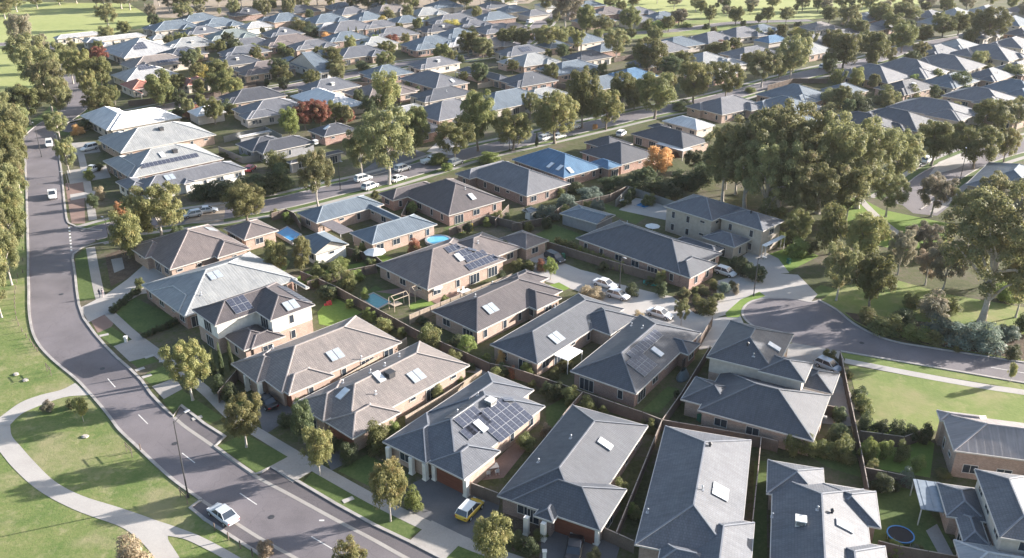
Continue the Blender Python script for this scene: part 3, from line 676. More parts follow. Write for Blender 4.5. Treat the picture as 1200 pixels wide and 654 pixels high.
    for p_, q_ in cap:
        cb = MB(); cb.bar(p_, q_, 0.13, 0, 4); obj('ridge_cap', cb.mesh('ridge_cap', ROOF[roof + '_cap']), ro)
    obj('gutter', gut.mesh('gutter', M[fascia]), ro)
    if gab.f: obj('gable', gab.mesh('gable', WALL['white'] if roof in ('white', 'blue') else WALL['cream']), root)
    if wv.f: obj('wall', wv.mesh('wall', WALL[wall]), root)
    if lw.f: obj('lower_wall', lw.mesh('lower_wall', WALL[low]), root)
    h.ro = ro
    # roof items
    ca, sa = math.cos(-(ar - math.pi / 2)), math.sin(-(ar - math.pi / 2))
    def hit(px, py):
        d = ray(px, py); zt = max(r['z'] + r['k'] * min(r['u1'] - r['u0'], r['v1'] - r['v0']) / 2 for r in h.r) + 0.2
        t = (zt - CAM_H) / d.z; st = 0.05
        for _ in range(800):
            P = Vector((0, 0, CAM_H)) + d * t; l = P - O; u, v = l.dot(U), l.dot(V); zz = top(u, v)
            if zz > -1e8 and P.z <= zz: return u, v, zz
            t += st
            if P.z < 0: break
        return None
    def onroof(me, nm, u, v, rise=0.0, flat=False, spin=0.0):
        zz = top(u, v); e = 0.05
        if zz < -1e8: return None
        du = (top(u + e, v) - top(u - e, v)) / (2 * e); dv = (top(u, v + e) - top(u, v - e)) / (2 * e)
        if abs(du) > 2 or abs(dv) > 2: du = dv = 0.0
        if flat or (abs(du) < 1e-3 and abs(dv) < 1e-3): mt = Matrix.Rotation(spin, 4, 'Z')
        else:
            up = Vector((du, dv, du * du + dv * dv)).normalized(); nz = Vector((-du, -dv, 1)).normalized(); x = up.cross(nz)
            mt = Matrix((x, up, nz)).transposed().to_4x4() @ Matrix.Rotation(spin, 4, 'Z')
        o = obj(nm, me, root); mt.translation = Vector((u, v, zz + rise)); o.matrix_local = mt
        return mt
    def side_frame(r, side, ins):
        u0, u1, v0, v1 = r['u0'] + ins, r['u1'] - ins, r['v0'] + ins, r['v1'] - ins
        if side == 'n': return Vector((u0, v0, 0)), Vector((1, 0, 0)), u1 - u0, Vector((0, -1, 0)), 0.0
        if side == 'r': return Vector((u1, v0, 0)), Vector((0, 1, 0)), v1 - v0, Vector((1, 0, 0)), math.pi / 2
        if side == 'f': return Vector((u1, v1, 0)), Vector((-1, 0, 0)), u1 - u0, Vector((0, 1, 0)), math.pi
        return Vector((u0, v1, 0)), Vector((0, -1, 0)), v1 - v0, Vector((-1, 0, 0)), -math.pi / 2
    blocked = []
    for ex in extras:
        kind = ex[0]
        if kind in ('skylight', 'cooler', 'cooler_dark', 'vent', 'whirly', 'antenna'):
            q = hit(ex[1], ex[2])
            if q: onroof(ITEM[kind], ITEM[kind].name, q[0], q[1], 0.02, kind not in ('skylight',), 0.0)
        elif kind == 'hw':
            q = hit(ex[1], ex[2])
            if q:
                e = 0.05; u, v = q[0], q[1]
                du = (top(u + e, v) - top(u - e, v)) / 0.1; dv = (top(u, v + e) - top(u, v - e)) / 0.1
                L = math.hypot(du, dv) or 1; x = Vector((dv, -du, 0)) / L
                for s in (-0.6, 0.6): onroof(ITEM['collector'], 'hot_water_collector', u + x.x * s, v + x.y * s, 0.02)
                if len(ex) > 3: onroof(ITEM['tank'], 'water_tank', u + du / L * 1.3, v + dv / L * 1.3, 0.03)
        elif kind == 'pv':
            q = hit(ex[1], ex[2])
            if q:
                e = 0.05; u, v = q[0], q[1]; nc, nr = ex[3], ex[4]; land = ex[5] if len(ex) > 5 else 0
                du = (top(u + e, v) - top(u - e, v)) / 0.1; dv = (top(u, v + e) - top(u, v - e)) / 0.1
                L = math.hypot(du, dv) or 1; x = Vector((dv, -du, 0)) / L; y = Vector((du, dv, 0)) / L * math.cos(math.atan(L))
                pw, ph = (1.70, 1.04) if land else (1.04, 1.70)
                for i in range(nc):
                    for j in range(nr):
                        c = Vector((u, v, 0)) + x * (i - (nc - 1) / 2) * pw + y * (j - (nr - 1) / 2) * ph
                        onroof(PV, 'solar_panel', c.x, c.y, 0.02, spin=math.pi / 2 if land else 0.0)
        elif kind == 'garage':
            _, ri, side, fr, wd = ex[:5]; mk = ex[5] if len(ex) > 5 else 'garage'
            p0, dr, L, nn, rz = side_frame(h.r[ri], side, 0.45 + 0.013 * ri)
            c = p0 + dr * (L * fr) + nn * 0.01; obj('garage_door', GAR[(wd, mk)], root, c, rz); blocked.append((c, wd / 2 + 0.4))
        elif kind == 'pillar':
            P = G(ex[1], ex[2], z - 0.2) - O; mb = MB(); mb.box(-0.28, -0.28, 0, 0.28, 0.28, z - 0.17); mb.box(-0.34, -0.34, 0, 0.34, 0.34, 0.25)
            obj('pillar', mb.mesh('pillar', WALL['white']), root, (P.dot(U), P.dot(V), 0))
        elif kind == 'patio':
            _, x1, y1, x2, y2, pz, mk = ex[:7]
            p, q = G(x1, y1, pz) - O, G(x2, y2, pz) - O
            us, vs2 = sorted((p.dot(U), q.dot(U))), sorted((p.dot(V), q.dot(V))); mb = MB()
            n = max(2, int((us[1] - us[0]) / 0.8))
            mb.box(us[0], vs2[0], pz - 0.12, us[1], vs2[1], pz)
            for i in range(n): xx = us[0] + (i + 0.5) * (us[1] - us[0]) / n; mb.box(xx - 0.05, vs2[0] + 0.01, pz - 0.01, xx + 0.05, vs2[1] - 0.01, pz + 0.035)
            obj('patio_roof', mb.mesh('patio_roof', ROOF[mk + '_cap']), root)
            for uu in us:
                for w_ in vs2:
                    uu2, w2 = uu + (0.1 if uu == us[0] else -0.1), w_ + (0.1 if w_ == vs2[0] else -0.1)
                    if top(uu2, w2) > -1e8: continue
                    pm_ = MB(); pm_.box(uu2 - 0.06, w2 - 0.06, 0, uu2 + 0.06, w2 + 0.06, pz - 0.115); obj('post', pm_.mesh('post', M['frame']), root)
    # windows on the walls that face the camera
    if wins:
        cl = Vector((0, 0, CAM_H)) - O; cam_l = Vector((cl.dot(U), cl.dot(V), cl.z)); wr = random.Random(int(abs(O.x * 31 + O.y * 17)))
        for ri, r in enumerate(h.r):
            if r['nowall']: continue
            ins = 0.45 + 0.013 * ri
            for side in 'nrl':
                p0, dr, L, nn, rz = side_frame(r, side, ins)
                if L < 2.4 or (cam_l - p0 - dr * L / 2).normalized().dot(nn) < 0.06: continue
                n = max(1, int(L / 3.7))
                for i in range(n):
                    c = p0 + dr * (L * (i + 0.5) / n + wr.uniform(-0.4, 0.4)) + nn * 0.005
                    if any(H_ is not r and not H_['nowall'] and H_['u0'] + .3 < c.x + nn.x * .2 < H_['u1'] - .3 and H_['v0'] + .3 < c.y + nn.y * .2 < H_['v1'] - .3 for H_ in h.r): continue
                    if any((c - b).length < rr + 0.9 for b, rr in blocked): continue
                    ks = [(1.8, 1.3, 1), (0.9, 1.5, 0), (2.4, 2.0, 2), (1.2, 0.6, 0)]; kk = ks[wr.choice([0, 0, 1, 1, 2, 3])]
                    levels = [0.0] if r['z'] < 5 else [0.0, 2.75]
                    for lv in levels:
                        hgt = kk[1]; zz = lv + (2.15 - hgt if hgt < 2 else 0.06)
                        wo = obj('window_frame', WIN[kk][0], root, (c.x, c.y, zz), rz); obj('window_pane', WIN[kk][1], wo)
    HOUSES.append(h); return h

# ---- foreground and middle houses, traced eave corner by eave corner
house('long grey tiled house with bright sunlit slope and white cooler at the bottom edge', 'the house with white cooler', 74, [(900, 539, 967, 590), (1012, 574, 901, 720), (1032, 619, 962, 566), (1037, 641, 960, 720)], 'slate', 'tan',
      extras=[('skylight', 989, 617), ('cooler', 938, 613), ('vent', 958, 598), ('whirly', 975, 601), ('vent', 905, 606)], fixed=True)
house('long charcoal tiled house with pale sunlit side and big skylight, bottom middle', 'the long charcoal house', 73, [(880.3, 516.2, 744, 638), (884, 613, 800, 690), (833, 672, 776, 634)], 'slate', 'tan',
      extras=[('hw', 844, 577), ('whirly', 832, 523), ('vent', 759, 601), ('vent', 823, 574), ('garage', 1, 'n', 0.5, 5.0)], fixed=True)
house('charcoal tiled house with narrow skylight above the dark car driveway', 'the house behind dark car', 62.5, [(759.1, 499.2, 583, 581), (734, 574, 600, 587), (648, 612, 640, 585)], 'charcoal', 'dark',
      extras=[('skylight', 709, 521), ('vent', 669, 514), ('vent', 631, 542), ('garage', 1, 'n', 0.72, 5.0), ('pillar', 637, 613), ('pillar', 700, 617), ('pillar', 617, 606)], fixed=True)
house('dark tiled house with many solar panels behind the white and yellow car', 'the many-panelled dark house', 53, [(638.3, 476.1, 455, 516), (625.2, 457.1, 500, 484), (586, 529, 503, 542), (499.5, 543, 500, 484)], 'slate', 'tan',
      extras=[('pv', 549, 489, 4, 3), ('pv', 590, 490, 7, 3), ('pv', 553, 505, 3, 1), ('skylight', 563, 500), ('cooler', 575, 473), ('vent', 560, 464), ('vent', 536, 484), ('garage', 2, 'n', 0.6, 5.0), ('pillar', 455, 524), ('pillar', 482, 536), ('pillar', 498, 543), ('pillar', 509, 543), ('pillar', 546, 562)], fixed=True)
house('taupe tiled house with twin collectors, left of the many-panelled house', 'the taupe house with twin collectors', 48, [(550, 428, 352, 468.5), (469.4, 483.2, 381, 494), (379, 494, 400, 445)], 'taupe', 'tan',
      extras=[('hw', 488, 441), ('skylight', 444, 442), ('cooler_dark', 457, 440), ('vent', 402, 449), ('vent', 434, 437), ('vent', 468, 418), ('vent', 451, 429), ('vent', 440, 462), ('garage', 1, 'n', 0.5, 5.0), ('skylight', 402, 462)], fixed=True)
house('pale taupe tiled house beside the slim cypresses with black car at its porch', 'the house beside slim cypresses', 44, [(470.5, 401, 280, 423), (391.3, 440.1, 316.1, 446.1), (301, 449, 320, 407.7)], 'taupe', 'tan',
      extras=[('hw', 393, 416), ('vent', 320, 409), ('vent', 424, 428), ('garage', 1, 'n', 0.5, 5.0), ('pillar', 304, 449), ('pillar', 319, 441), ('pillar', 288, 440)], fixed=True)
house('two-storey house with six solar panels, white upper walls and dark roof', 'the white-walled two-storey house', 44, [(252, 382, 322, 331), (317, 376, 324, 331), (286, 411, 300, 379, {'z': 2.8}), (334, 394, 280, 398, {'z': 2.75})], 'choc', 'white', z=5.4, low='tan',
      extras=[('pv', 281, 357, 3, 2), ('hw', 341, 358), ('pv', 345, 345, 8, 1)], fixed=True)
house('wide pale grey metal-roofed house behind the two-storey house with six panels', 'the wide grey metal roof', 44, [(348, 327, 166, 334), (362, 337, 330, 322), (209, 366, 214, 330)], 'grey', 'brick', pitch=20,
      extras=[('hw', 252, 323), ('vent', 236, 346)], fixed=True)
house('brown tiled house with clipped wings beside the above-ground rectangular pool', 'the brown house beside the pool', 44, [(290, 289, 156, 287), (195.3, 312, 215, 283), (255, 302.5, 262, 274), (326, 270, 262, 268), (170, 303, 190, 280)], 'brown', 'tan',
      extras=[('cooler_dark', 227, 267), ('hw', 247, 269)], fixed=True)
house('black tiled house with long strip of solar panels and central skylight', 'the solar strip house', 55, [(745.5, 461.7, 750, 369), (807, 416, 770, 388)], 'charcoal', 'brick',
      extras=[('pv', 756, 404, 9, 1), ('pv', 752, 427, 4, 2), ('skylight', 770, 413), ('vent', 740, 382), ('vent', 753, 385)], fixed=True)
house('dark tiled house with white patio roof, left of the solar strip house', 'the white patio house', 50.5, [(630, 426.6, 678, 344), (715.4, 392.7, 700, 356), (714, 359, 642, 371)], 'charcoal', 'tan',
      extras=[('hw', 652, 396), ('antenna', 690, 386), ('vent', 650, 361), ('patio', 647, 415, 683, 411, 2.5, 'white')], fixed=True)
house('dark brown tiled house with pale skylight behind the long side fence', 'the brown skylight house', 46.5, [(559.1, 389.2, 606.3, 320), (629.3, 363.2, 615, 332), (642.3, 326, 575, 334)], 'choc', 'tan',
      extras=[('hw', 575, 362), ('vent', 557, 348), ('vent', 577, 333)], fixed=True)
house('brown and black hipped house with large solar array beside the oval pool', 'the large solar array house', 44, [(593.2, 304.1, 441, 310), (610, 290, 508, 292), (616.5, 292, 612, 270)], 'brown', 'tan',
      extras=[('pv', 567, 307, 8, 1), ('pv', 557, 300.5, 5, 1), ('pv', 546, 295.5, 4, 1), ('pv', 533, 290.5, 4, 1), ('skylight', 538, 302), ('vent', 560, 285)], fixed=True)
house('blue-grey metal roofed house with brown patio beside the oval pool', 'the blue-grey L-shaped house', 42, [(512, 263, 410, 273), (371, 261.6, 426, 229), (470, 262, 424, 234)], 'steel', 'tan',
      extras=[('cooler', 451, 243), ('patio', 375, 262, 414, 270, 2.5, 'choc')], fixed=True)
house('chocolate tiled brick house with bright skylight behind the oval pool', 'the chocolate house with skylight', 40, [(591.2, 234.2, 468, 226), (460.5, 235.2, 500, 213)], 'choc', 'brick', pitch=25, extras=[('skylight', 553, 231), ('vent', 545, 222)], fixed=True)
house('wide grey-brown hipped house left of the bright blue roof', 'the grey-brown hipped house', 41, [(668.3, 215.1, 546, 203), (550, 210, 590, 189)], 'midgrey', 'dark', pitch=25, fixed=True)
house('bright blue metal-roofed house with white gabled pergola', 'the bright blue roof', 40, [(706, 196, 600, 187), (729, 194, 690, 191), (640, 196, 640, 178)], 'blue', 'brick', pitch=26, extras=[('skylight', 645, 194), ('skylight', 656, 197), ('skylight', 668, 200), ('patio', 668, 206, 690, 199, 2.6, 'white')], fixed=True)
house('dark slate roofed house right of the bright blue roof', 'the dark slate house', 40, [(772, 181, 680, 178), (714, 176, 712, 160)], 'black', 'brick', fixed=True)
house('dark hipped house with pale patio roof behind the orange tree', 'the pale patio house', 40, [(833, 165, 740, 157), (775, 152, 770, 145)], 'black', 'tan', extras=[('patio', 768, 168, 812, 174, 2.6, 'pale')], fixed=True)
house('white metal-roofed house with two dark solar arrays left of the big gums', 'the white roof with panels', 40, [(838, 147, 776, 142)], 'white', 'cream', extras=[('pv', 812, 137, 6, 1), ('pv', 820, 133, 6, 1)], fixed=True)
house('large slate-blue hipped house above the shared concrete driveway', 'the large slate-blue house', 45.3, [(675.2, 279, 846, 297), (809, 326, 806, 298), (848, 292, 790, 282)], 'charcoal', 'brick', extras=[('vent', 735, 262)], fixed=True)
house('beige two-storey house with balcony beside the big gum trees', 'the beige two-storey house', 44, [(778, 241.5, 869, 244), (842, 255, 919, 259), (823, 278, 880, 281, {'z': 2.9})], 'slate', 'beige', z=5.6, extras=[('whirly', 880, 250), ('patio', 893, 287, 921, 277, 3.0, 'white')], fixed=True)
house('dark two-storey house with tiled lower roofs beside the cul-de-sac', 'the dark two-storey house', 62, [(828, 418, 930, 392), (943, 448, 900, 414), (953, 517, 847, 433, {'z': 2.8}), (798, 468, 872, 456, {'z': 2.75}), (975, 462, 940, 428, {'z': 2.75}), (968, 489, 905, 472, {'z': 2.7})], 'charcoal', 'cream', z=5.3, low='tan',
      extras=[('skylight', 907, 407), ('vent', 883, 418), ('whirly', 876, 405)], fixed=True)
house('brick house with ribbed striped metal roof at the right edge', 'the ribbed metal roof house', 76, [(1118, 528, 1230, 500), (1160, 500, 1098, 481)], 'ribbed', 'tan', z=4.2, wins=True, fixed=True)
house('two-storey dark tiled house cut off by the bottom right corner', 'the bottom right two-storey house', 76, [(1142.3, 550, 1240, 640), (1157, 612, 1098, 566, {'z': 2.8}), (1160, 640, 1118, 600, {'z': 2.75})], 'slate', 'cream', z=5.3, low='tan', extras=[('patio', 1070, 561, 1112, 601, 2.5, 'steel')], fixed=True)
house('pale-roofed house in the very bottom right corner', 'the bottom right corner house', 76, [(1118, 633, 1240, 690)], 'pale', 'cream', fixed=True)
house('white metal-roofed house at the upper left corner junction', 'the white metal roof', 42, [(213, 138, 113, 143), (125, 153, 140, 128)], 'white', 'cream', pitch=26, fixed=True)
house('pale grey metal-roofed house next to the white metal roof', 'the pale grey metal roof', 42, [(253, 158, 115, 164), (143, 177, 150, 155)], 'grey', 'tan', extras=[('cooler_dark', 189, 152)], fixed=True)
house('pale grey house with a single long row of solar panels', 'the single panel row house', 42, [(262, 186, 125, 190), (150, 207, 150, 183)], 'grey', 'dark', extras=[('pv', 197, 189, 15, 1), ('cooler_dark', 205, 178), ('skylight', 190, 182)], fixed=True)
house('grey-brown house with dark patio roof behind the big rounded tree', 'the dark patio roof house', 42, [(289, 198, 155, 214), (152, 224, 160, 208), (216, 216, 216, 206)], 'midgrey', 'white', extras=[('hw', 199, 208), ('patio', 243, 215, 279, 207, 2.5, 'steel')], fixed=True)
house('dark house with brown carport roof behind the slender street gum', 'the brown carport house', 42, [(370, 167, 290, 172), (402, 178, 336, 190), (296, 178, 320, 160)], 'black', 'grey', extras=[('cooler', 370, 170)], fixed=True)
house('dark grey house in front of the red-leaved trees', 'the house before red trees', 42, [(420, 152, 361, 153)], 'black', 'brick', extras=[('skylight', 383, 150), ('cooler', 421, 147)], fixed=True)
house('cream gable-ended shed with dark roof beside the above-ground pool', 'the cream gabled shed', 42, [(369, 298, 380, 271, {'g': 'r'})], 'steel', 'white', pitch=24, name='shed', fixed=True)
house('low green-grey metal workshop behind the large slate-blue house', 'the metal workshop', 50, [(721, 252, 656, 250, {'g': 'r'})], 'steel', 'grey', z=2.6, pitch=14, name='shed', wins=False, fixed=True)
house('small white garden shed with grey roof behind the oval pool garden', None, 42, [(631, 246, 612, 246, {'z': 2.0, 'g': 'n'})], 'steel', 'white', z=2.0, name='shed', wins=False, fixed=True)
house('pale curved-roof shed left of the brown carport house', None, 42, [(318, 154, 278, 160, {'z': 2.4, 'g': 'nf'})], 'pale', 'grey', z=2.4, pitch=14, name='shed', wins=False, fixed=True)
house('terracotta tiled cottage left of the pointed dark tree', 'the terracotta cottage', 42, [(186, 101, 140, 99), (168, 110, 150, 103), (238, 98, 205, 95), (242, 98, 232, 90)], 'terra', 'cream', fixed=True)
house('grey house facing the golf field in the top left', 'the top left grey house', 42, [(120, 40, 62, 44), (100, 48, 78, 40)], 'pale', 'cream', fixed=True)
house('pale house with a long solar array facing the golf field', 'the long array house', 42, [(172, 42, 96, 48), (120, 55, 110, 45)], 'pale', 'cream', extras=[('pv', 121, 41, 10, 2)], fixed=True)
house('pale grey house with solar panels in the upper left row', 'the upper left panel house', 42, [(213, 60, 118, 58), (140, 67, 135, 58)], 'pale', 'cream', extras=[('pv', 163, 54, 5, 3)], fixed=True)
house('taupe-roofed house with black cooler in the upper left row', 'the taupe row house', 42, [(226, 72, 140, 75), (165, 82, 165, 70)], 'taupe', 'cream', extras=[('cooler_dark', 189, 63), ('pv', 200, 71, 10, 1)], fixed=True)
house('pale house behind the terracotta cottage with two solar rows', 'the two solar rows house', 42, [(210, 87, 130, 88), (160, 94, 160, 85)], 'pale', 'cream', extras=[('pv', 175, 78, 8, 2)], fixed=True)
house('white metal-roofed house with solar panels behind the red trees', 'the white solar roof', 40, [(430, 122, 340, 113), (372, 124, 362, 110)], 'white', 'cream', extras=[('pv', 410, 113, 4, 3)], fixed=True)
house('white-walled grey house with little white gables', 'the little white gables house', 40, [(378, 78, 326, 70), (375, 86, 360, 70, {'g': 'n'}), (388, 76, 370, 66, {'g': 'n'})], 'steel', 'white', fixed=True)
house('grey-brown hipped house with black slatted pergola top centre', 'the slatted pergola house', 41, [(550, 97, 468, 92)], 'midgrey', 'tan', extras=[('skylight', 530, 95)], fixed=True)
house('charcoal house with solar-panelled white verandah top centre', 'the panelled verandah house', 41, [(600, 92, 535, 82)], 'charcoal', 'tan', extras=[('cooler', 560, 75), ('patio', 533, 84, 565, 92, 2.6, 'white')], fixed=True)

# ---- the farther houses: ridge centre in the picture, size in metres, direction
FAR = [  # x, y, length u, length v, a, roof, wall, wing(u,v side)
 (203, 27, 14, 22, 40, 'steel', 'cream'), (256, 24, 14, 20, 40, 'steel', 'white'), (271, 37, 14, 20, 40, 'green', 'white'), (291, 46, 12, 19, 38, 'taupe', 'brick'), (241, 124, 8, 9, 42, 'white', 'cream'),
 (186, 39, 6, 8, 40, 'pale', 'white'), (310, 75, 13, 19, 40, 'brown', 'tan'), (318, 121, 15, 20, 40, 'taupe', 'cream'), (338, 44, 15, 24, 40, 'brown', 'brick'), (333, 18, 13, 18, 40, 'steel', 'tan'),
 (383, 19, 14, 20, 38, 'steel', 'cream'), (408, 28, 16, 24, 38, 'taupe', 'brick'), (385, 28, 10, 14, 38, 'pale', 'cream'), (410, 10, 13, 18, 38, 'brown', 'cream'), (456, 8, 14, 22, 38, 'taupe', 'cream'), (444, 25, 12, 18, 38, 'brown', 'brick'),
 (476, 20, 12, 16, 36, 'steel', 'cream'), (501, 11, 13, 18, 36, 'pale', 'white'), (531, 19, 14, 24, 36, 'midgrey', 'tan'), (461, 35, 13, 20, 36, 'midgrey', 'tan'), (506, 47, 16, 22, 38, 'steel', 'brick'), (540, 45, 12, 16, 38, 'pale', 'white'),
 (555, 24, 12, 16, 36, 'midgrey', 'tan'), (583, 30, 14, 20, 36, 'midgrey', 'tan'), (600, 29, 12, 16, 36, 'taupe', 'tan'), (420, 57, 14, 22, 40, 'slate', 'tan'), (448, 100, 14, 20, 40, 'brown', 'tan'), (526, 123, 15, 20, 40, 'midgrey', 'tan'),
 (594, 111, 15, 24, 40, 'steel', 'cream'), (476, 124, 10, 16, 40, 'grey', 'white'), (623, 66, 14, 18, 38, 'grey', 'tan'), (668, 74, 14, 22, 38, 'steel', 'tan'), (740, 83, 12, 16, 38, 'blue', 'brick'), (706, 92, 13, 18, 38, 'steel', 'brick'),
 (635, 104, 10, 16, 40, 'grey', 'white'), (778, 52, 14, 18, 38, 'taupe', 'cream'), (794, 46, 15, 20, 38, 'steel', 'cream'), (833, 41, 15, 20, 38, 'taupe', 'tan'), (868, 35, 14, 20, 38, 'midgrey', 'cream'), (892, 30, 12, 16, 38, 'steel', 'cream'),
 (708, 52, 9, 12, 38, 'steel', 'brick'), (826, 64, 14, 16, 38, 'pale', 'white'), (855, 69, 9, 12, 38, 'pale', 'cream'), (880, 57, 14, 22, 38, 'midgrey', 'tan'), (713, 10, 13, 18, 36, 'brown', 'brick'), (745, 10, 13, 18, 36, 'brown', 'brick'), (776, 15, 12, 16, 36, 'steel', 'brick'),
 (852, 117, 14, 20, 40, 'midgrey', 'tan'), (672, 10, 12, 14, 36, 'brown', 'tan'), (626, 12, 10, 14, 36, 'taupe', 'cream'), (650, 2, 14, 18, 36, 'pale', 'white'), (690, 2, 12, 16, 36, 'steel', 'brick'),
 (932, 105, 19, 17, 42, 'steel', 'tan'), (920, 117, 17, 15, 42, 'steel', 'tan'), (988, 100, 11, 14, 42, 'steel', 'tan'), (1024, 82, 21, 17, 42, 'midgrey', 'tan'), (1065, 76, 23, 18, 42, 'midgrey', 'cream'), (1110, 69, 23, 18, 42, 'midgrey', 'cream'), (1160, 58, 23, 18, 42, 'midgrey', 'cream'),
 (1012, 137, 19, 15, 42, 'black', 'tan'), (1052, 133, 21, 15, 42, 'charcoal', 'tan'), (1096, 121, 23, 16, 42, 'brown', 'cream'), (1150, 107, 19, 15, 42, 'midgrey', 'tan'), (1190, 98, 17, 14, 42, 'steel', 'tan'),
 (960, 27, 12, 16, 38, 'taupe', 'cream'), (953, 44, 14, 18, 38, 'midgrey', 'cream'), (905, 42, 9, 14, 38, 'blue', 'cream'), (1155, 11, 18, 24, 42, 'pale', 'white'), (1120, 13, 16, 20, 42, 'pale', 'cream'), (1188, 22, 14, 18, 42, 'steel', 'cream'), (1188, 46, 14, 20, 42, 'slate', 'cream'), (1090, 14, 14, 18, 42, 'brown', 'cream'), (1198, 8, 14, 18, 42, 'brown', 'cream'), (1148, 36, 12, 16, 42, 'midgrey', 'cream'),
 (1190, 202, 16, 22, 50, 'steel', 'cream'), (300, 26, 10, 14, 40, 'pale', 'white'), (440, 45, 12, 16, 38, 'pale', 'cream'), (366, 48, 12, 18, 40, 'taupe', 'tan'), (575, 47, 12, 18, 38, 'taupe', 'tan'), (650, 48, 10, 12, 38, 'steel', 'tan'), (560, 10, 12, 16, 36, 'taupe', 'cream'), (600, 8, 12, 16, 36, 'steel', 'cream'), (520, 3, 14, 18, 36, 'steel', 'cream'),
]
NAMES = {'steel': 'blue-grey', 'taupe': 'taupe', 'brown': 'brown', 'pale': 'pale grey', 'midgrey': 'mid-grey', 'grey': 'light grey', 'green': 'grey-green', 'white': 'white', 'slate': 'slate', 'blue': 'blue', 'black': 'dark', 'charcoal': 'charcoal'}
fr = random.Random(3)
for k_, (x, y, lu, lv, a, rf, wl) in enumerate(FAR):
    if rf in ('taupe', 'brown') and k_ % 2: rf = 'midgrey'
    if rf == 'pale' and k_ % 3: rf = 'grey'
    c = G(x, y, 4.6); ar = R(a + fr.uniform(-4, 4)); ad = math.degrees(ar)
    U = Vector((math.sin(ar), -math.cos(ar), 0)); V = Vector((math.cos(ar), math.sin(ar), 0))
    def cor(du, dv): return c + U * du + V * dv
    p, q = cor(-lu / 2, -lv / 2), cor(lu / 2, lv / 2)
    rs = [(p.x, p.y, q.x, q.y)]
    if lu > 11:
        s = fr.choice((-1, 1)); p2, q2 = cor(s * lu * 0.05, -lv / 2 - fr.uniform(1, 3)), cor(s * (lu / 2), 0)
        rs.append((p2.x, p2.y, q2.x, q2.y))
        if fr.random() < 0.7: p3, q3 = cor(lu * 0.1, lv * 0.05), cor(lu / 2 + fr.uniform(1.2, 2.5), lv * 0.38); rs.append((p3.x, p3.y, q3.x, q3.y))
    ex = []
    if lu > 11:
        xx, yy = proj(cor(lu * 0.22, -lv * 0.1) + Vector((0, 0, 4)))
        ex = [[('skylight', xx, yy)], [('cooler', xx, yy)], [('cooler_dark', xx, yy)], [('pv', xx, yy, 4, 2)], [('vent', xx, yy)], [('hw', xx, yy)]][fr.randrange(6)]
    house(NAMES[rf] + '-roofed house', None, ad, rs, rf, wl, z=2.75, pitch=fr.uniform(21, 25), world=True, extras=ex, wins=lu > 11 and y > 20)

# ---- the far streets are built up almost without gaps: fill what is left of their blocks
def in_poly(x, y, P):
    c = False
    for i in range(len(P)):
        (x1, y1), (x2, y2) = P[i], P[i - 1]
        if (y1 > y) != (y2 > y) and x < (x2 - x1) * (y - y1) / (y2 - y1) + x1: c = not c
    return c
BUILT = [(170, 34), (260, 12), (420, 2), (640, -3), (700, 4), (760, 22), (690, 46), (720, 50), (860, 30), (960, 32), (1010, 18), (1200, 4), (1210, 130), (1150, 150), (1060, 138), (880, 140), (835, 128), (600, 150), (480, 160), (240, 150), (170, 118), (100, 140), (96, 60)]
HC = [(h.O.x, h.O.y) for h in HOUSES]
FOOT = []
def add_foot(h):
    for r in h.r: FOOT.append((h, r))
for h in HOUSES: add_foot(h)
def street_dist(p):
    return min(min((q - p).length for q in L) - hw for L, hw in STREETS)
extra = 0
for _ in range(9000):
    x, y = fr.uniform(95, 1210), fr.uniform(-2, 150) if fr.random() < 0.6 else fr.uniform(-2, 70)
    if not in_poly(x, y, BUILT) or (100 < x < 262 and 60 < y < 128): continue
    c = G(x, y, 4.0); c.z = 0
    if min(math.hypot(c.x - a, c.y - b) for a, b in HC) < 18.5: continue
    if street_dist(c) < 12.5: continue
    HC.append((c.x, c.y)); extra += 1
    lu, lv = fr.uniform(11, 14), fr.uniform(15, 20); ar = R(40 + fr.uniform(-4, 4)); U = Vector((math.sin(ar), -math.cos(ar), 0)); V = Vector((math.cos(ar), math.sin(ar), 0))
    rs = []
    for du0, dv0, du1, dv1 in [(-lu / 2, -lv / 2, lu / 2, lv / 2), (0.3, -lv / 2 - 1.8, lu / 2 - 0.2, 0)]:
        p, q = c + U * du0 + V * dv0, c + U * du1 + V * dv1; rs.append((p.x, p.y, q.x, q.y))
    rf = fr.choice(['steel', 'midgrey', 'brown', 'slate', 'charcoal', 'slate', 'grey', 'midgrey', 'steel', 'steel', 'black'])
    xx, yy = proj(c + U * 2.5 + Vector((0, 0, 4)))
    h = house(NAMES[rf] + '-roofed house', None, math.degrees(ar), rs, rf, fr.choice(['tan', 'brick', 'cream', 'dark']), z=2.75, pitch=fr.uniform(21, 26), world=True, extras=[[], [('vent', xx, yy)], [('cooler', xx, yy)], [('pv', xx, yy, 5, 2)]][fr.randrange(4)], wins=y > 25)
    add_foot(h)
print('filled', extra)
def house_clear(p, m):
    for h, r in FOOT:
        l = p - h.O; u, v = l.dot(h.U), l.dot(h.V)
        if r['u0'] - m < u < r['u1'] + m and r['v0'] - m < v < r['v1'] + m: return False
    return True

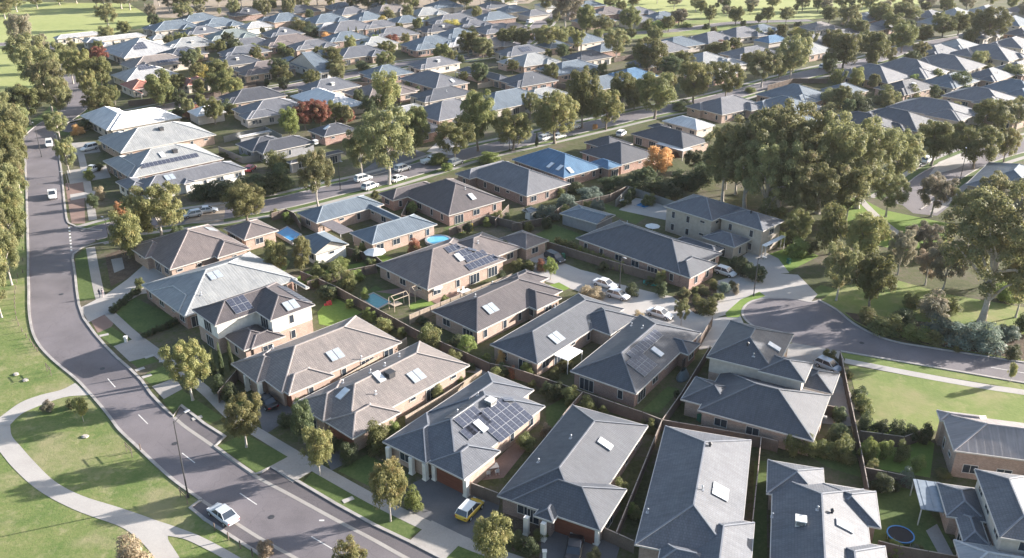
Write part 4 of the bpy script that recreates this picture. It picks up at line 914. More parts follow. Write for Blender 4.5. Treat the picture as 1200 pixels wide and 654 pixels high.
# ================================================================== TREES AND SHRUBS
def leaf_quad(V, F, p, nrm, s, rg, el=1.5):
    nrm = nrm.normalized()
    t = nrm.cross(Vector((rg.uniform(-1, 1), rg.uniform(-1, 1), rg.uniform(-1, 1))))
    if t.length < 1e-4: return
    t.normalize(); b = nrm.cross(t); k = len(V)
    t = t * s * el; b = b * s
    V += [tuple(p - t), tuple(p + b * 0.8 - t * 0.1), tuple(p + t), tuple(p - b * 0.8 - t * 0.1)]
    F.append((k, k + 1, k + 2, k + 3))
def rdir(rg):
    while True:
        v = Vector((rg.uniform(-1, 1), rg.uniform(-1, 1), rg.uniform(-1, 1)))
        if 0.05 < v.length < 1: return v.normalized()
def make_crown(seed, zlo, shape, ncl, rcl, nleaf, leaf, spread=1.0):
    """unit tree: width 1, height 1. Clumps of leaf-sized faces spread through the crown's volume"""
    rg = random.Random(seed); V, F, cl = [], [], []
    zc, hz = (zlo + 1) / 2, (1 - zlo) / 2
    tries = 0
    while len(cl) < ncl and tries < 4000:
        tries += 1
        d = rdir(rg); rad = rg.random() ** 0.4
        p = Vector((d.x * 0.5, d.y * 0.5, zc + d.z * hz)) * 1.0
        p = Vector((d.x * 0.5 * rad, d.y * 0.5 * rad, zc + d.z * hz * rad))
        t = (p.z - zlo) / (1 - zlo)
        if shape == 'round': lim = 0.5 * math.sqrt(max(0, 1 - ((t - 0.48) / 0.56) ** 2))
        elif shape == 'loose': lim = 0.5 * math.sqrt(max(0, 1 - ((t - 0.58) / 0.62) ** 2))
        elif shape == 'slim': lim = 0.5 * (1 - abs(t - 0.4) ** 1.5 * 1.5)
        elif shape == 'cone': lim = 0.5 * (1.02 - t)
        elif shape == 'dome': lim = 0.5 * math.sqrt(max(0, 1 - t * t))
        r = rcl * rg.uniform(0.65, 1.25)
        if math.hypot(p.x, p.y) > lim - r * 0.55: continue
        if p.z + r * 0.7 > 1.0 or p.z - r * 0.5 < zlo - 0.02: continue
        if any((p - q).length < spread * 0.55 * (r + s) for q, s in cl): continue
        cl.append((p, r))
    tot = sum(r * r for _, r in cl)
    for p, r in cl:
        n = int(nleaf * r * r / tot)
        for _ in range(n):
            d = rdir(rg)
            if d.z < -0.3 and rg.random() < 0.6: d.z = -d.z
            q = p + Vector((d.x, d.y, d.z * 0.85)) * r * (rg.random() ** 0.28)
            leaf_quad(V, F, q, d + rdir(rg) * 0.75 + Vector((0, 0, 0.25)), leaf * rg.uniform(0.6, 1.3), rg)
    for _ in range(nleaf // 14):                     # stray sprays that break the outline
        p, r = cl[rg.randrange(len(cl))]; d = rdir(rg)
        leaf_quad(V, F, p + d * r * rg.uniform(1.0, 1.28), d + rdir(rg), leaf * 0.8, rg)
    return V, F, cl
def make_trunk(seed, cl, zlo, rad=0.022, limbs=9, lean=0.02):
    rg = random.Random(seed); mb = MB(); top = Vector((rg.uniform(-lean, lean) * 2, rg.uniform(-lean, lean) * 2, zlo + (1 - zlo) * 0.42))
    pts = [Vector((0, 0, -0.01)), Vector((rg.uniform(-lean, lean), rg.uniform(-lean, lean), zlo * 0.6)), top]
    mb.bar(pts[0], pts[0] + Vector((0, 0, 0.04)), rad * 1.7, 0, 7, rad * 1.1)
    mb.bar(pts[0] + Vector((0, 0, 0.03)), pts[1], rad * 1.15, 0, 7, rad * 0.85); mb.bar(pts[1], pts[2], rad * 0.85, 0, 7, rad * 0.5)
    for p, r in rg.sample(cl, min(limbs, len(cl))):
        t = rg.uniform(0.25, 0.95); s = pts[1].lerp(pts[2], t)
        if p.z < s.z: s = pts[1].lerp(pts[2], 0.1)
        m = s.lerp(p, 0.5) + Vector((rg.uniform(-.03, .03), rg.uniform(-.03, .03), 0.03))
        mb.bar(s, m, rad * 0.5, 0, 5, rad * 0.32); mb.bar(m, p, rad * 0.32, 0, 5, rad * 0.1)
    return mb.mesh('trunk', None) if False else mb
SPEC = {  # zlo, shape, clumps, clump radius, leaves, leaf size, spread, trunk radius
    'street': (0.22, 'round', 72, 0.108, 18000, 0.0122, 0.75, 0.030), 'gum': (0.28, 'loose', 62, 0.092, 14500, 0.0116, 0.9, 0.026), 'big': (0.20, 'loose', 105, 0.072, 26000, 0.0085, 0.92, 0.030),
    'young': (0.24, 'slim', 44, 0.115, 7000, 0.0150, 0.85, 0.020), 'cyp': (0.02, 'cone', 60, 0.15, 2600, 0.030, 0.5, 0.03), 'shrub': (0.0, 'dome', 22, 0.20, 4200, 0.022, 0.6, 0.03), 'tall': (0.10, 'round', 44, 0.14, 9000, 0.0165, 0.75, 0.03)}
PROTO = {}
for kd, (zlo, shp, ncl, rcl, nl, lf, sp, tr) in SPEC.items():
    for s in range(3 if kd not in ('cyp',) else 2):
        V, F, cl = make_crown(hash((len(kd), ord(kd[0]), ord(kd[-1]), s)) % 9999 + s * 31, zlo, shp, ncl, rcl, nl, lf, sp)
        PROTO[(kd, s)] = (V, F, make_trunk(s * 7 + len(kd), cl, max(zlo, 0.08), tr))
MESHC = {}
def crown_mesh(kd, s, leafk):
    k = (kd, s, leafk)
    if k not in MESHC:
        base = MESHC.get((kd, s))
        if base is None:
            V, F, _ = PROTO[(kd, s)]; base = mesh_from('crown', V, F, LEAF[leafk]); MESHC[(kd, s)] = base; MESHC[k] = base
        else:
            m = base.copy(); m.materials.clear(); m.materials.append(LEAF[leafk]); MESHC[k] = m
    return MESHC[k]
def trunk_mesh(kd, s, bark):
    k = ('t', kd, s, bark)
    if k not in MESHC: MESHC[k] = PROTO[(kd, s)][2].mesh('trunk', M[bark])
    return MESHC[k]
tn = random.Random(11)
DESC = {'street': ('rounded olive street tree', 'tree', 'rounded street trees', 'street_tree'), 'gum': ('loose-crowned gum tree', 'tree', 'gum trees', 'gum_tree'), 'big': ('tall spreading gum tree', 'tree', 'tall gum trees', 'gum_tree'),
        'young': ('slim young street gum', 'tree', 'young street gums', 'young_gum_tree'), 'cyp': ('slim dark cypress', 'tree', 'slim cypresses', 'cypress_tree'), 'shrub': ('rounded garden shrub', 'shrub', 'garden shrubs', 'garden_shrub'), 'tall': ('dense upright tree', 'tree', 'dense upright trees', 'dense_tree')}
ADJ = {'dark': 'dark green', 'light': 'bright green', 'red': 'red-leaved', 'orange': 'orange autumn', 'yellow': 'yellow-leaved', 'blue': 'blue-green', 'straw': 'straw-coloured', 'grey': 'grey-green'}
def tree(kd, bx, by, ytop, wpx, leafk=None, bark=None, label=None, s=None):
    b = G(bx, by); hgt = height_at(b, ytop); wd = wpx * depth(b + Vector((0, 0, hgt * 0.6))) / FPX
    leafk = leafk or {'street': 'street', 'gum': 'gum', 'big': 'gum', 'young': 'young', 'cyp': 'dark', 'shrub': 'street', 'tall': 'street'}[kd]
    bark = bark or ('bark_pale' if kd in ('gum', 'big', 'young') else 'bark')
    s = tn.randrange(3 if kd != 'cyp' else 2) if s is None else s
    d, cat, grp, nm = DESC[kd]
    e = empty(nm, b, tn.uniform(0, 6.28))
    obj('crown' if kd != 'shrub' else 'foliage', crown_mesh(kd, s, leafk), e, scale=(wd, wd, hgt))
    obj('trunk' if kd != 'shrub' else 'stem', trunk_mesh(kd, s, bark), e, scale=(wd if kd != 'cyp' else wd * 0.6, wd if kd != 'cyp' else wd * 0.6, hgt))
    if leafk in ADJ: d = ADJ[leafk] + ' ' + d.replace('olive ', '').replace('dark ', '')
    tag(e, label or d, cat, grp, (bx, (by + ytop) / 2), fixed=bool(label))
    return e
# street trees of the near verge
for a in [('gum', 226, 469, 401, 56, 'young'), ('gum', 289, 524, 463, 50, 'young'), ('young', 375, 557, 494, 42), ('young', 458, 611, 531, 48), ('young', 578, 664, 599, 52), ('young', 413, 690, 632, 44),
          ('gum', 82, 205, 161, 26), ('tall', 152, 303, 246, 40, 'young'), ('gum', 190, 284, 217, 74, 'young'), ('street', 290, 262, 214, 54, 'young'), ('gum', 373, 243, 176, 46), ('gum', 424, 210, 150, 38), ('gum', 456, 216, 127, 72),
          ('street', 486, 183, 124, 42), ('gum', 533, 190, 140, 52, 'street'), ('street', 560, 177, 105, 48), ('street', 601, 177, 129, 48, 'young'), ('street', 650, 168, 107, 56, 'young'), ('street', 682, 150, 79, 42), ('street', 710, 152, 105, 40, 'young'),
          ('street', 729, 126, 84, 34), ('street', 767, 139, 84, 50), ('street', 812, 122, 71, 44, 'young'), ('gum', 850, 119, 72, 42, 'street'), ('street', 760, 88, 44, 46), ('gum', 892, 102, 57, 42), ('street', 786, 92, 66, 34, 'dark'), ('gum', 925, 96, 40, 46),
          ('street', 800, 82, 60, 30), ('street', 835, 95, 72, 30),
          ('tall', 453, 132, 82, 38, 'young'), ('street', 519, 75, 51, 23), ('street', 549, 66, 36, 30), ('street', 566, 68, 43, 26, 'gum'), ('street', 592, 58, 33, 27), ('street', 613, 58, 32, 26),
          ('street', 260, 103, 68, 34), ('street', 261, 115, 82, 36), ('street', 331, 101, 76, 27), ('street', 390, 80, 55, 28), ('street', 394, 90, 69, 30), ('street', 453, 67, 48, 25), ('street', 452, 83, 60, 25),
          ('gum', 640, 60, 30, 38, 'young'), ('gum', 655, 58, 30, 26), ('gum', 677, 62, 34, 18, 'young'), ('street', 687, 42, 6, 26), ('gum', 662, 35, -14, 46, 'grey'), ('gum', 706, 45, 18, 30), ('gum', 722, 72, 32, 34), ('street', 738, 38, 8, 27), ('street', 783, 37, 18, 17), ('street', 795, 30, 10, 21, 'grey'), ('street', 831, 28, 5, 15), ('street', 862, 30, 7, 20), ('street', 889, 28, 16, 11), ('street', 899, 27, 7, 17), ('gum', 921, 29, 8, 22), ('gum', 851, 20, 6, 14, 'grey'),
          ('street', 971, 28, 6, 24), ('gum', 992, 40, 4, 28), ('street', 1019, 79, 35, 40), ('street', 987, 83, 37, 46), ('street', 1056, 62, 27, 32), ('street', 1080, 52, 28, 24), ('street', 1030, 30, 3, 30), ('gum', 1056, 28, 2, 28), ('street', 1045, 40, 14, 28), ('street', 1104, 44, 19, 30), ('street', 1122, 42, 15, 26), ('street', 1156, 50, 7, 46), ('street', 1084, 14, 2, 13), ('street', 1002, 46, 22, 28), ('gum', 946, 62, 36, 22), ('street', 974, 60, 34, 26),
          ('street', 1091, 194, 140, 48), ('street', 1140, 198, 148, 54), ('street', 1176, 190, 150, 28, 'young'), ('street', 1158, 160, 116, 48), ('gum', 1190, 152, 118, 34), ('street', 1122, 168, 143, 26),
          ('street', 119, 138, 102, 40), ('gum', 70, 163, 130, 30), ('gum', 36, 146, 98, 44, 'street'), ('street', 20, 150, 102, 32, 'dark'), ('tall', 192, 124, 82, 38, 'street'), ('gum', 128, 34, 4, 26), ('gum', 178, 25, 4, 15, 'grey'), ('gum', 217, 30, 2, 26), ('gum', 236, 27, 4, 14, 'grey')]: tree(*a)
# gums along the park side of the main road
for a in [('gum', 16, 168, 122, 50), ('gum', 10, 205, 140, 52, 'young'), ('gum', 17, 240, 168, 46), ('gum', 6, 262, 190, 52, 'young'), ('gum', 15, 290, 212, 44), ('gum', 4, 322, 245, 40), ('gum', -6, 350, 270, 46, 'young'),
          ('gum', 24, 226, 150, 36, 'street'), ('gum', 22, 262, 190, 40), ('gum', 20, 302, 226, 42, 'street'), ('gum', 14, 334, 262, 40), ('gum', 2, 372, 296, 40), ('gum', 24, 184, 122, 34),
          ('gum', 28, 62, 14, 32, 'grey'), ('gum', 36, 88, 38, 46), ('gum', 50, 112, 54, 50), ('gum', 62, 134, 68, 46), ('gum', 72, 142, 88, 38), ('gum', 86, 98, 56, 30, 'street'), ('gum', 100, 104, 58, 30, 'young'), ('street', 121, 104, 66, 28), ('gum', 108, 122, 82, 24, 'young'), ('gum', 7, 172, 108, 36),
          ('gum', 52, 74, 40, 22, 'grey'), ('gum', 72, 84, 48, 24)]: tree(*a)
# trees beyond the top of the picture
for i in range(34):
    x = 112 + i * 14.5 + tn.uniform(-4, 4)
    if x > 640: break
    tree('gum', x, tn.uniform(5, 16), tn.uniform(-24, -10), tn.uniform(18, 30), tn.choice(['gum', 'grey', 'street']))
for x, y, t_, w_ in [(6, 22, -4, 30), (20, 14, -8, 30), (44, 10, -10, 24), (70, 6, -10, 26), (90, 4, -14, 28), (770, 4, -14, 18), (1010, 12, -10, 24), (1130, 6, -8, 18), (340, 26, -4, 18), (310, 24, -2, 20), (275, 22, -2, 18), (1040, 8, -14, 26), (640, 18, -16, 26)]: tree('gum', x, y, t_, w_, 'gum')
for x, y in [(715, 3), (742, 1), (790, 2), (815, 6), (846, 3), (880, 6), (905, 2), (940, 5), (968, 10), (985, 4), (1018, 8), (1035, 14), (1062, 8), (1085, 4), (1108, 9), (1132, 5), (1160, 2), (1185, 6), (1200, 14), (1068, 20), (1140, 24), (1100, 26)]: tree(tn.choice(['gum', 'street']), x, y + 8, y - 8 - tn.uniform(0, 8), tn.uniform(14, 24), tn.choice(['gum', 'street', 'grey']))
# the group of big gums and the trees round the little park
for a in [('big', 872, 246, 124, 92), ('big', 912, 242, 116, 96), ('big', 958, 250, 130, 92), ('big', 1004, 244, 138, 84), ('gum', 1046, 222, 150, 56), ('big', 846, 236, 142, 60), ('big', 895, 262, 160, 84), ('big', 940, 268, 172, 84), ('gum', 990, 262, 182, 66), ('gum', 862, 228, 176, 56),
          ('gum', 1038, 254, 203, 46), ('gum', 1091, 254, 203, 44, 'grey'), ('tall', 972, 298, 238, 38), ('street', 1012, 308, 250, 54, 'young'), ('gum', 980, 352, 284, 44), ('street', 1018, 362, 297, 50, 'street'), ('gum', 1052, 322, 270, 34, 'grey'), ('gum', 1084, 334, 294, 36, 'straw'),
          ('gum', 1104, 342, 282, 46, 'grey'), ('gum', 1128, 266, 222, 40, 'gum'), ('gum', 1164, 256, 203, 56, 'gum'), ('gum', 1190, 280, 222, 50, 'grey'), ('gum', 1186, 330, 260, 56, 'grey'), ('gum', 1080, 300, 262, 44, 'grey'), ('gum', 930, 290, 246, 40, 'street'), ('gum', 1190, 372, 300, 44, 'gum')]: tree(*a)
tree('big', 1150, 378, 218, 140, 'gum', label='huge spreading grey-green gum with thick trunk above the cul-de-sac road'); mark(1150, 300, 'the huge spreading gum')
# coloured trees
for a in [('tall', 770, 206, 170, 36, 'orange'), ('shrub', 722, 192, 174, 22, 'orange'), ('street', 117, 76, 54, 24, 'red'), ('shrub', 226, 138, 120, 24, 'red'), ('shrub', 236, 92, 76, 34, 'yellow'), ('shrub', 459, 52, 38, 21, 'red'), ('street', 358, 152, 118, 30, 'red'), ('street', 376, 150, 116, 30, 'red'), ('street', 393, 146, 118, 26, 'street'), ('shrub', 408, 142, 124, 24, 'red'), ('tall', 340, 160, 126, 26, 'light'),
          ('shrub', 530, 36, 21, 30, 'yellow'), ('shrub', 244, 212, 198, 14, 'red'), ('shrub', 935, 40, 32, 24, 'yellow'), ('shrub', 487, 297, 278, 20, 'red'), ('tall', 144, 262, 236, 16, 'orange'), ('shrub', 697, 152, 144, 8, 'orange'), ('shrub', 790, 184, 178, 12, 'red')]: tree(*a)
mark(770, 188, 'the orange autumn tree')
for a in [('street', 838, 206, 172, 36, 'dark'), ('street', 812, 200, 176, 26, 'dark'), ('gum', 850, 222, 180, 34, 'street'), ('tall', 826, 214, 190, 26, 'dark'), ('street', 756, 220, 196, 26, 'dark'), ('gum', 1010, 214, 162, 50, 'street'), ('gum', 952, 232, 196, 44, 'street'), ('shrub', 800, 182, 172, 14, 'dark'), ('street', 880, 282, 254, 26, 'dark'), ('gum', 902, 278, 240, 34, 'street')]: tree(*a)
# cypresses and conifers
for a in [('cyp', 243, 440, 398, 7), ('cyp', 252, 442, 398, 7), ('cyp', 261, 440, 394, 8), ('cyp', 272, 434, 390, 8), ('cyp', 228, 430, 396, 6), ('tall', 357, 520, 469, 30, 'dark'), ('cyp', 418, 44, 27, 4), ('cyp', 409, 44, 29, 4), ('cyp', 446, 50, 29, 4), ('cyp', 441, 49, 30, 4), ('cyp', 629, 172, 152, 5), ('tall', 325, 320, 280, 30, 'young'), ('tall', 355, 318, 275, 24, 'young'), ('tall', 786, 196, 190, 8, 'dark'), ('gum', 798, 381, 351, 20, 'gum'), ('young', 645, 328, 302, 18, 'light'), ('young', 1183, 448, 422, 11), ('young', 548, 419, 392, 24, 'light'), ('young', 98, 494, 462, 18, 'young'), ('young', 570, 428, 414, 14, 'light')]: tree(*a)
# shrubs and hedges
for a in [(504, 407, 376, 32, 'street'), (325, 198, 174, 34, 'street'), (330, 220, 188, 34, 'dark'), (296, 228, 202, 46, 'dark'), (262, 232, 208, 46, 'dark'), (313, 226, 200, 40, 'dark'), (240, 232, 212, 36, 'dark'), (444, 528, 492, 36, 'street'), (463, 514, 490, 20, 'light'), (484, 598, 570, 24, 'light'), (86, 478, 465, 18, 'gum'), (57, 482, 468, 18, 'grey'), (158, 668, 626, 48, 'straw'), (312, 652, 632, 24, 'straw'),
          (915, 518, 507, 22, 'straw'), (928, 532, 506, 26, 'street'), (946, 534, 510, 26, 'street'), (966, 536, 514, 26, 'street'), (986, 540, 514, 28, 'street'), (1012, 512, 480, 22, 'dark'), (1030, 514, 488, 22, 'dark'), (1048, 518, 488, 24, 'dark'), (1066, 518, 494, 22, 'dark'), (1082, 520, 492, 20, 'dark'), (1016, 540, 510, 24, 'light'), (1036, 538, 512, 22, 'light'), (1056, 540, 516, 22, 'street'), (1020, 556, 538, 22, 'street'), (1060, 570, 548, 22, 'blue'), (1074, 552, 530, 20, 'light'),
          (1104, 560, 548, 20, 'street'), (1048, 650, 632, 22, 'light'), (1072, 652, 638, 20, 'blue'), (801, 349, 336, 18, 'gum'), (814, 345, 334, 10, 'street'), (824, 344, 333, 16, 'gum'), (816, 356, 344, 16, 'street'), (829, 366, 346, 28, 'street'), (842, 352, 342, 16, 'young'), (848, 344, 328, 18, 'blue'), (836, 338, 326, 14, 'street'), (857, 338, 328, 12, 'gum'), (862, 344, 332, 10, 'grey'),
          (868, 322, 302, 20, 'dark'), (878, 326, 306, 20, 'dark'), (888, 330, 308, 20, 'dark'), (858, 314, 300, 18, 'dark'), (692, 348, 334, 32, 'straw'), (748, 376, 364, 18, 'straw'), (590, 300, 282, 20, 'dark'), (634, 316, 302, 16, 'red'), (620, 316, 304, 20, 'street'), (606, 316, 302, 18, 'street'),
          (640, 258, 238, 30, 'blue'), (665, 246, 226, 30, 'blue'), (690, 236, 216, 34, 'blue'), (715, 222, 204, 34, 'dark'), (740, 222, 200, 34, 'dark'), (765, 228, 204, 36, 'dark'), (800, 222, 196, 36, 'dark'), (820, 222, 192, 34, 'dark'), (785, 232, 214, 34, 'dark'), (676, 226, 212, 24, 'dark'), (622, 254, 240, 24, 'dark'), (700, 252, 232, 22, 'blue'),
          (668, 282, 290, 1, 'light'),
          (1100, 396, 368, 46, 'blue'), (1128, 404, 374, 48, 'blue'), (1156, 408, 378, 46, 'blue'), (1180, 398, 380, 34, 'blue'), (1040, 388, 368, 44, 'street'), (1072, 398, 380, 40, 'light'), (1016, 376, 360, 30, 'street'), (1094, 402, 386, 28, 'young'), (1060, 380, 362, 36, 'dark'), (1090, 372, 340, 40, 'grey'), (1110, 366, 346, 30, 'street'), (1120, 413, 404, 9, 'street'), (1186, 420, 402, 20, 'dark'), (1196, 390, 362, 24, 'dark'), (1066, 360, 342, 22, 'street'), (1176, 352, 330, 30, 'light'),
          (930, 284, 268, 30, 'dark'), (914, 286, 270, 22, 'light'), (934, 300, 276, 34, 'light'), (950, 298, 280, 20, 'street'), (905, 262, 246, 30, 'street'), (1122, 107, 80, 36, 'dark'), (1039, 122, 100, 36, 'street'), (1068, 116, 99, 20, 'street'), (1000, 124, 106, 34, 'street'), (1008, 134, 110, 38, 'dark'), (972, 126, 100, 30, 'gum'), (968, 138, 120, 30, 'gum'), (1186, 94, 72, 32, 'gum'), (1160, 96, 78, 26, 'gum'), (1096, 96, 78, 18, 'street'), (1160, 88, 74, 22, 'street'), (1070, 100, 84, 14, 'light'), (1164, 140, 112, 32, 'street'), (1196, 130, 110, 24, 'street'),
          (394, 328, 302, 24, 'street'), (408, 340, 312, 26, 'street'), (418, 330, 314, 20, 'light'), (375, 316, 304, 18, 'dark'), (400, 314, 300, 24, 'light'), (425, 298, 282, 10, 'light'), (418, 306, 288, 12, 'dark'), (428, 350, 336, 12, 'light'), (385, 348, 332, 30, 'dark'), (370, 336, 322, 22, 'street'), (430, 372, 360, 16, 'light'), (495, 380, 370, 18, 'dark'), (588, 426, 410, 16, 'orange'), (618, 442, 424, 22, 'light'), (600, 442, 428, 12, 'red'), (652, 466, 446, 24, 'dark'), (668, 474, 448, 24, 'street'), (640, 462, 446, 16, 'dark'), (590, 440, 424, 22, 'dark'), (513, 466, 448, 22, 'young'), (616, 526, 506, 26, 'street'), (640, 512, 494, 16, 'straw'), (540, 450, 440, 12, 'light'), (663, 434, 420, 22, 'young'), (650, 442, 430, 16, 'street'),
          (165, 338, 324, 14, 'street'), (338, 466, 458, 14, 'light'), (740, 604, 590, 16, 'light'), (592, 628, 610, 22, 'dark'), (606, 640, 622, 26, 'dark'), (622, 650, 632, 26, 'dark'), (632, 632, 618, 20, 'street'), (696, 660, 642, 22, 'gum'), (270, 470, 450, 26, 'dark'), (258, 462, 440, 22, 'dark'), (410, 540, 518, 30, 'dark'), (395, 528, 512, 22, 'dark'), (336, 500, 482, 22, 'dark'),
          (740, 346, 330, 18, 'dark'), (775, 346, 330, 18, 'dark'), (774, 334, 314, 16, 'young'), (470, 236, 226, 16, 'light'), (440, 232, 222, 12, 'street'), (483, 250, 234, 16, 'light'), (515, 192, 178, 26, 'light'), (524, 200, 190, 18, 'light'), (574, 190, 176, 28, 'light'), (712, 186, 174, 18, 'light'), (634, 222, 208, 22, 'light'), (656, 230, 218, 18, 'street'), (425, 82, 70, 22, 'dark'), (170, 92, 78, 22, 'dark'), (85, 62, 44, 14, 'gum'), (78, 66, 50, 18, 'gum'), (50, 60, 46, 18, 'gum'), (275, 65, 42, 24, 'dark'), (210, 138, 124, 18, 'dark'), (266, 134, 116, 20, 'dark'), (246, 60, 48, 24, 'street'), (262, 56, 44, 24, 'street'), (228, 52, 40, 20, 'street'), (192, 38, 22, 22, 'street'), (220, 44, 32, 18, 'dark'), (350, 36, 20, 24, 'young'), (364, 42, 28, 26, 'dark'), (310, 64, 52, 20, 'street'), (330, 62, 48, 18, 'light'), (300, 62, 50, 16, 'light'), (322, 46, 30, 8, 'dark'), (428, 60, 46, 16, 'dark'), (440, 52, 38, 12, 'light'), (382, 48, 36, 14, 'orange'), (350, 58, 48, 30, 'street'), (500, 30, 18, 12, 'young'), (552, 44, 30, 18, 'street'), (566, 42, 32, 12, 'street'), (576, 42, 32, 12, 'dark'), (448, 32, 16, 16, 'yellow'), (455, 22, 8, 18, 'gum'),
          (593, 76, 64, 14, 'street'), (540, 74, 62, 10, 'dark'), (620, 78, 70, 12, 'light'), (687, 84, 76, 18, 'dark'), (660, 62, 52, 24, 'dark'), (760, 34, 20, 18, 'street'), (773, 36, 22, 22, 'light'), (804, 32, 26, 16, 'light'), (828, 34, 26, 10, 'dark'), (845, 56, 46, 24, 'red'), (838, 62, 48, 28, 'street'), (888, 48, 32, 14, 'dark'), (902, 44, 32, 12, 'street'), (918, 42, 30, 8, 'dark'), (957, 116, 104, 20, 'street'), (978, 90, 80, 14, 'light'), (880, 108, 102, 18, 'light'), (800, 128, 116, 30, 'dark'), (770, 84, 66, 18, 'light'), (790, 74, 60, 24, 'light'),
          (110, 244, 224, 16, 'dark'), (118, 234, 216, 14, 'straw'), (150, 264, 246, 20, 'orange'), (168, 270, 250, 24, 'dark'), (210, 282, 262, 22, 'dark'), (105, 210, 196, 16, 'light'), (116, 200, 190, 14, 'dark'), (100, 152, 138, 26, 'dark'), (92, 158, 146, 18, 'orange'), (244, 192, 180, 14, 'light'), (262, 186, 176, 12, 'dark'), (286, 188, 180, 18, 'light'), (160, 206, 200, 8, 'light')]:
    if a[3] > 1: tree('shrub', *a)
# clipped low garden hedge of the house left of the two-storey one
for i in range(9):
    t = i / 8; tree('shrub', 132 + 30 * t, 367 - 24 * t, 358 - 24 * t, 9, 'dark')
for i in range(8):
    t = i / 7; tree('shrub', 170 + 36 * t, 396 - 16 * t, 388 - 16 * t, 9, 'dark')
for i in range(12):       # row of pale-green shrubs along the timber fence
    t = i / 11; tree('shrub', 654 + 74 * t, 288 + 30 * t, 276 + 30 * t, 12, 'young')

# yard trees of the far blocks, in the gaps between the houses
DESC['yard'] = ('leafy yard tree', 'tree', 'yard trees of the far blocks', 'yard_tree')
SPEC_OF = {'yard': 'street'}
got = []
for _ in range(6000):
    if len(got) >= 190: break
    x = tn.uniform(100, 1205); y = tn.uniform(0, 148)
    if not in_poly(x, y, BUILT) and not (600 < x < 1200 and 4 < y < 40): continue
    p = G(x, y)
    if not house_clear(p, 1.2) or any((p - q).length < 5.5 for q in got) or street_dist(p) < 1.5: continue
    got.append(p)
    hgt = tn.uniform(3.0, 8.5); kd = tn.choice(['street', 'gum', 'tall', 'street']); lk = tn.choice(['street', 'dark', 'gum', 'street', 'dark', 'young', 'street'])
    s = tn.randrange(3); wd = hgt * tn.uniform(0.65, 1.0)
    e = empty('yard_tree', p, tn.uniform(0, 6.28)); obj('crown', crown_mesh(kd, s, lk), e, scale=(wd, wd, hgt)); obj('trunk', trunk_mesh(kd, s, 'bark'), e, scale=(wd, wd, hgt))
    tag(e, (ADJ[lk] + ' ' if lk in ADJ else '') + ('small' if hgt < 5 else 'leafy') + ' yard tree', 'tree', 'yard trees of the far blocks', proj(p + Vector((0, 0, hgt / 2))))
HAZE = 0.00005

# ================================================================== FENCES
def fence_bay(L=2.4, hgt=1.8, mat='timber', pal=True):
    mb = MB()
    if pal:
        n = 16
        for i in range(n):
            y = 0.0 if i % 2 else 0.025
            mb.box(-L / 2 + i * L / n - 0.01, y - 0.012, 0.02, -L / 2 + (i + 1) * L / n + 0.01, y + 0.012, hgt - 0.02 * (i % 3))
        mb.box(-L / 2, 0.04, 0.35, L / 2, 0.08, 0.43); mb.box(-L / 2, 0.04, hgt - 0.4, L / 2, 0.08, hgt - 0.32)
    else: mb.box(-L / 2, -0.03, 0.0, L / 2, 0.03, hgt)
    return mb.mesh('panel', M[mat])
M['steel_fence'] = mat_plain('steel_fence_sheet', (0.20, 0.20, 0.19), 0.6)
M['capping'] = mat_ground('fence_capping', [(0.3, (0.30, 0.25, 0.21)), (0.7, (0.42, 0.36, 0.31))], 0.6, 4, 0.5, 0)
BAY = {m: fence_bay(mat=m, pal=(m != 'steel_fence')) for m in ('timber', 'timber_pale', 'steel_fence')}
pm_ = MB(); pm_.box(-0.06, -0.06, 0, 0.06, 0.06, 1.88); POST = {m: pm_.mesh('post', M[m]) for m in ('timber', 'timber_pale', 'steel_fence')}
cm_ = MB(); cm_.box(-1.2, -0.05, 1.8, 1.2, 0.06, 1.845); CAP = {'timber': cm_.mesh('capping', M['capping']), 'timber_pale': cm_.mesh('capping', M['capping']), 'steel_fence': cm_.mesh('capping', M['steel_fence'])}
NM = {'timber': 'brown timber paling fence', 'timber_pale': 'pale timber paling fence', 'steel_fence': 'grey steel sheet fence'}
FENCE_LINES = []
def fence(px, mat='timber', z=1.8, hs=1.0):
    FENCE_LINES.append([G(x, y, z) for x, y in px])
    P = [G(x, y, z) for x, y in px]; P = [Vector((p.x, p.y, 0)) for p in P]
    mid = P[len(P) // 2] if len(P) > 2 else (P[0] + P[1]) / 2
    e = empty('fence', mid); tag(e, NM[mat], 'fence', 'boundary fences', proj(mid + Vector((0, 0, 0.9))))
    for a, b in zip(P, P[1:]):
        L = (b - a).length; n = max(1, round(L / 2.4)); d = (b - a) / n; rz = math.atan2(d.y, d.x)
        for i in range(n):
            c = a + d * (i + 0.5) - mid
            obj('panel', BAY[mat], e, c, rz, (d.length / 2.4, 1, hs)); obj('post', POST[mat], e, a + d * i - mid, rz, (1, 1, hs)); obj('capping', CAP[mat], e, c, rz, (d.length / 2.4, 1, hs))
    obj('post', POST[mat], e, P[-1] - mid, 0, (1, 1, hs))
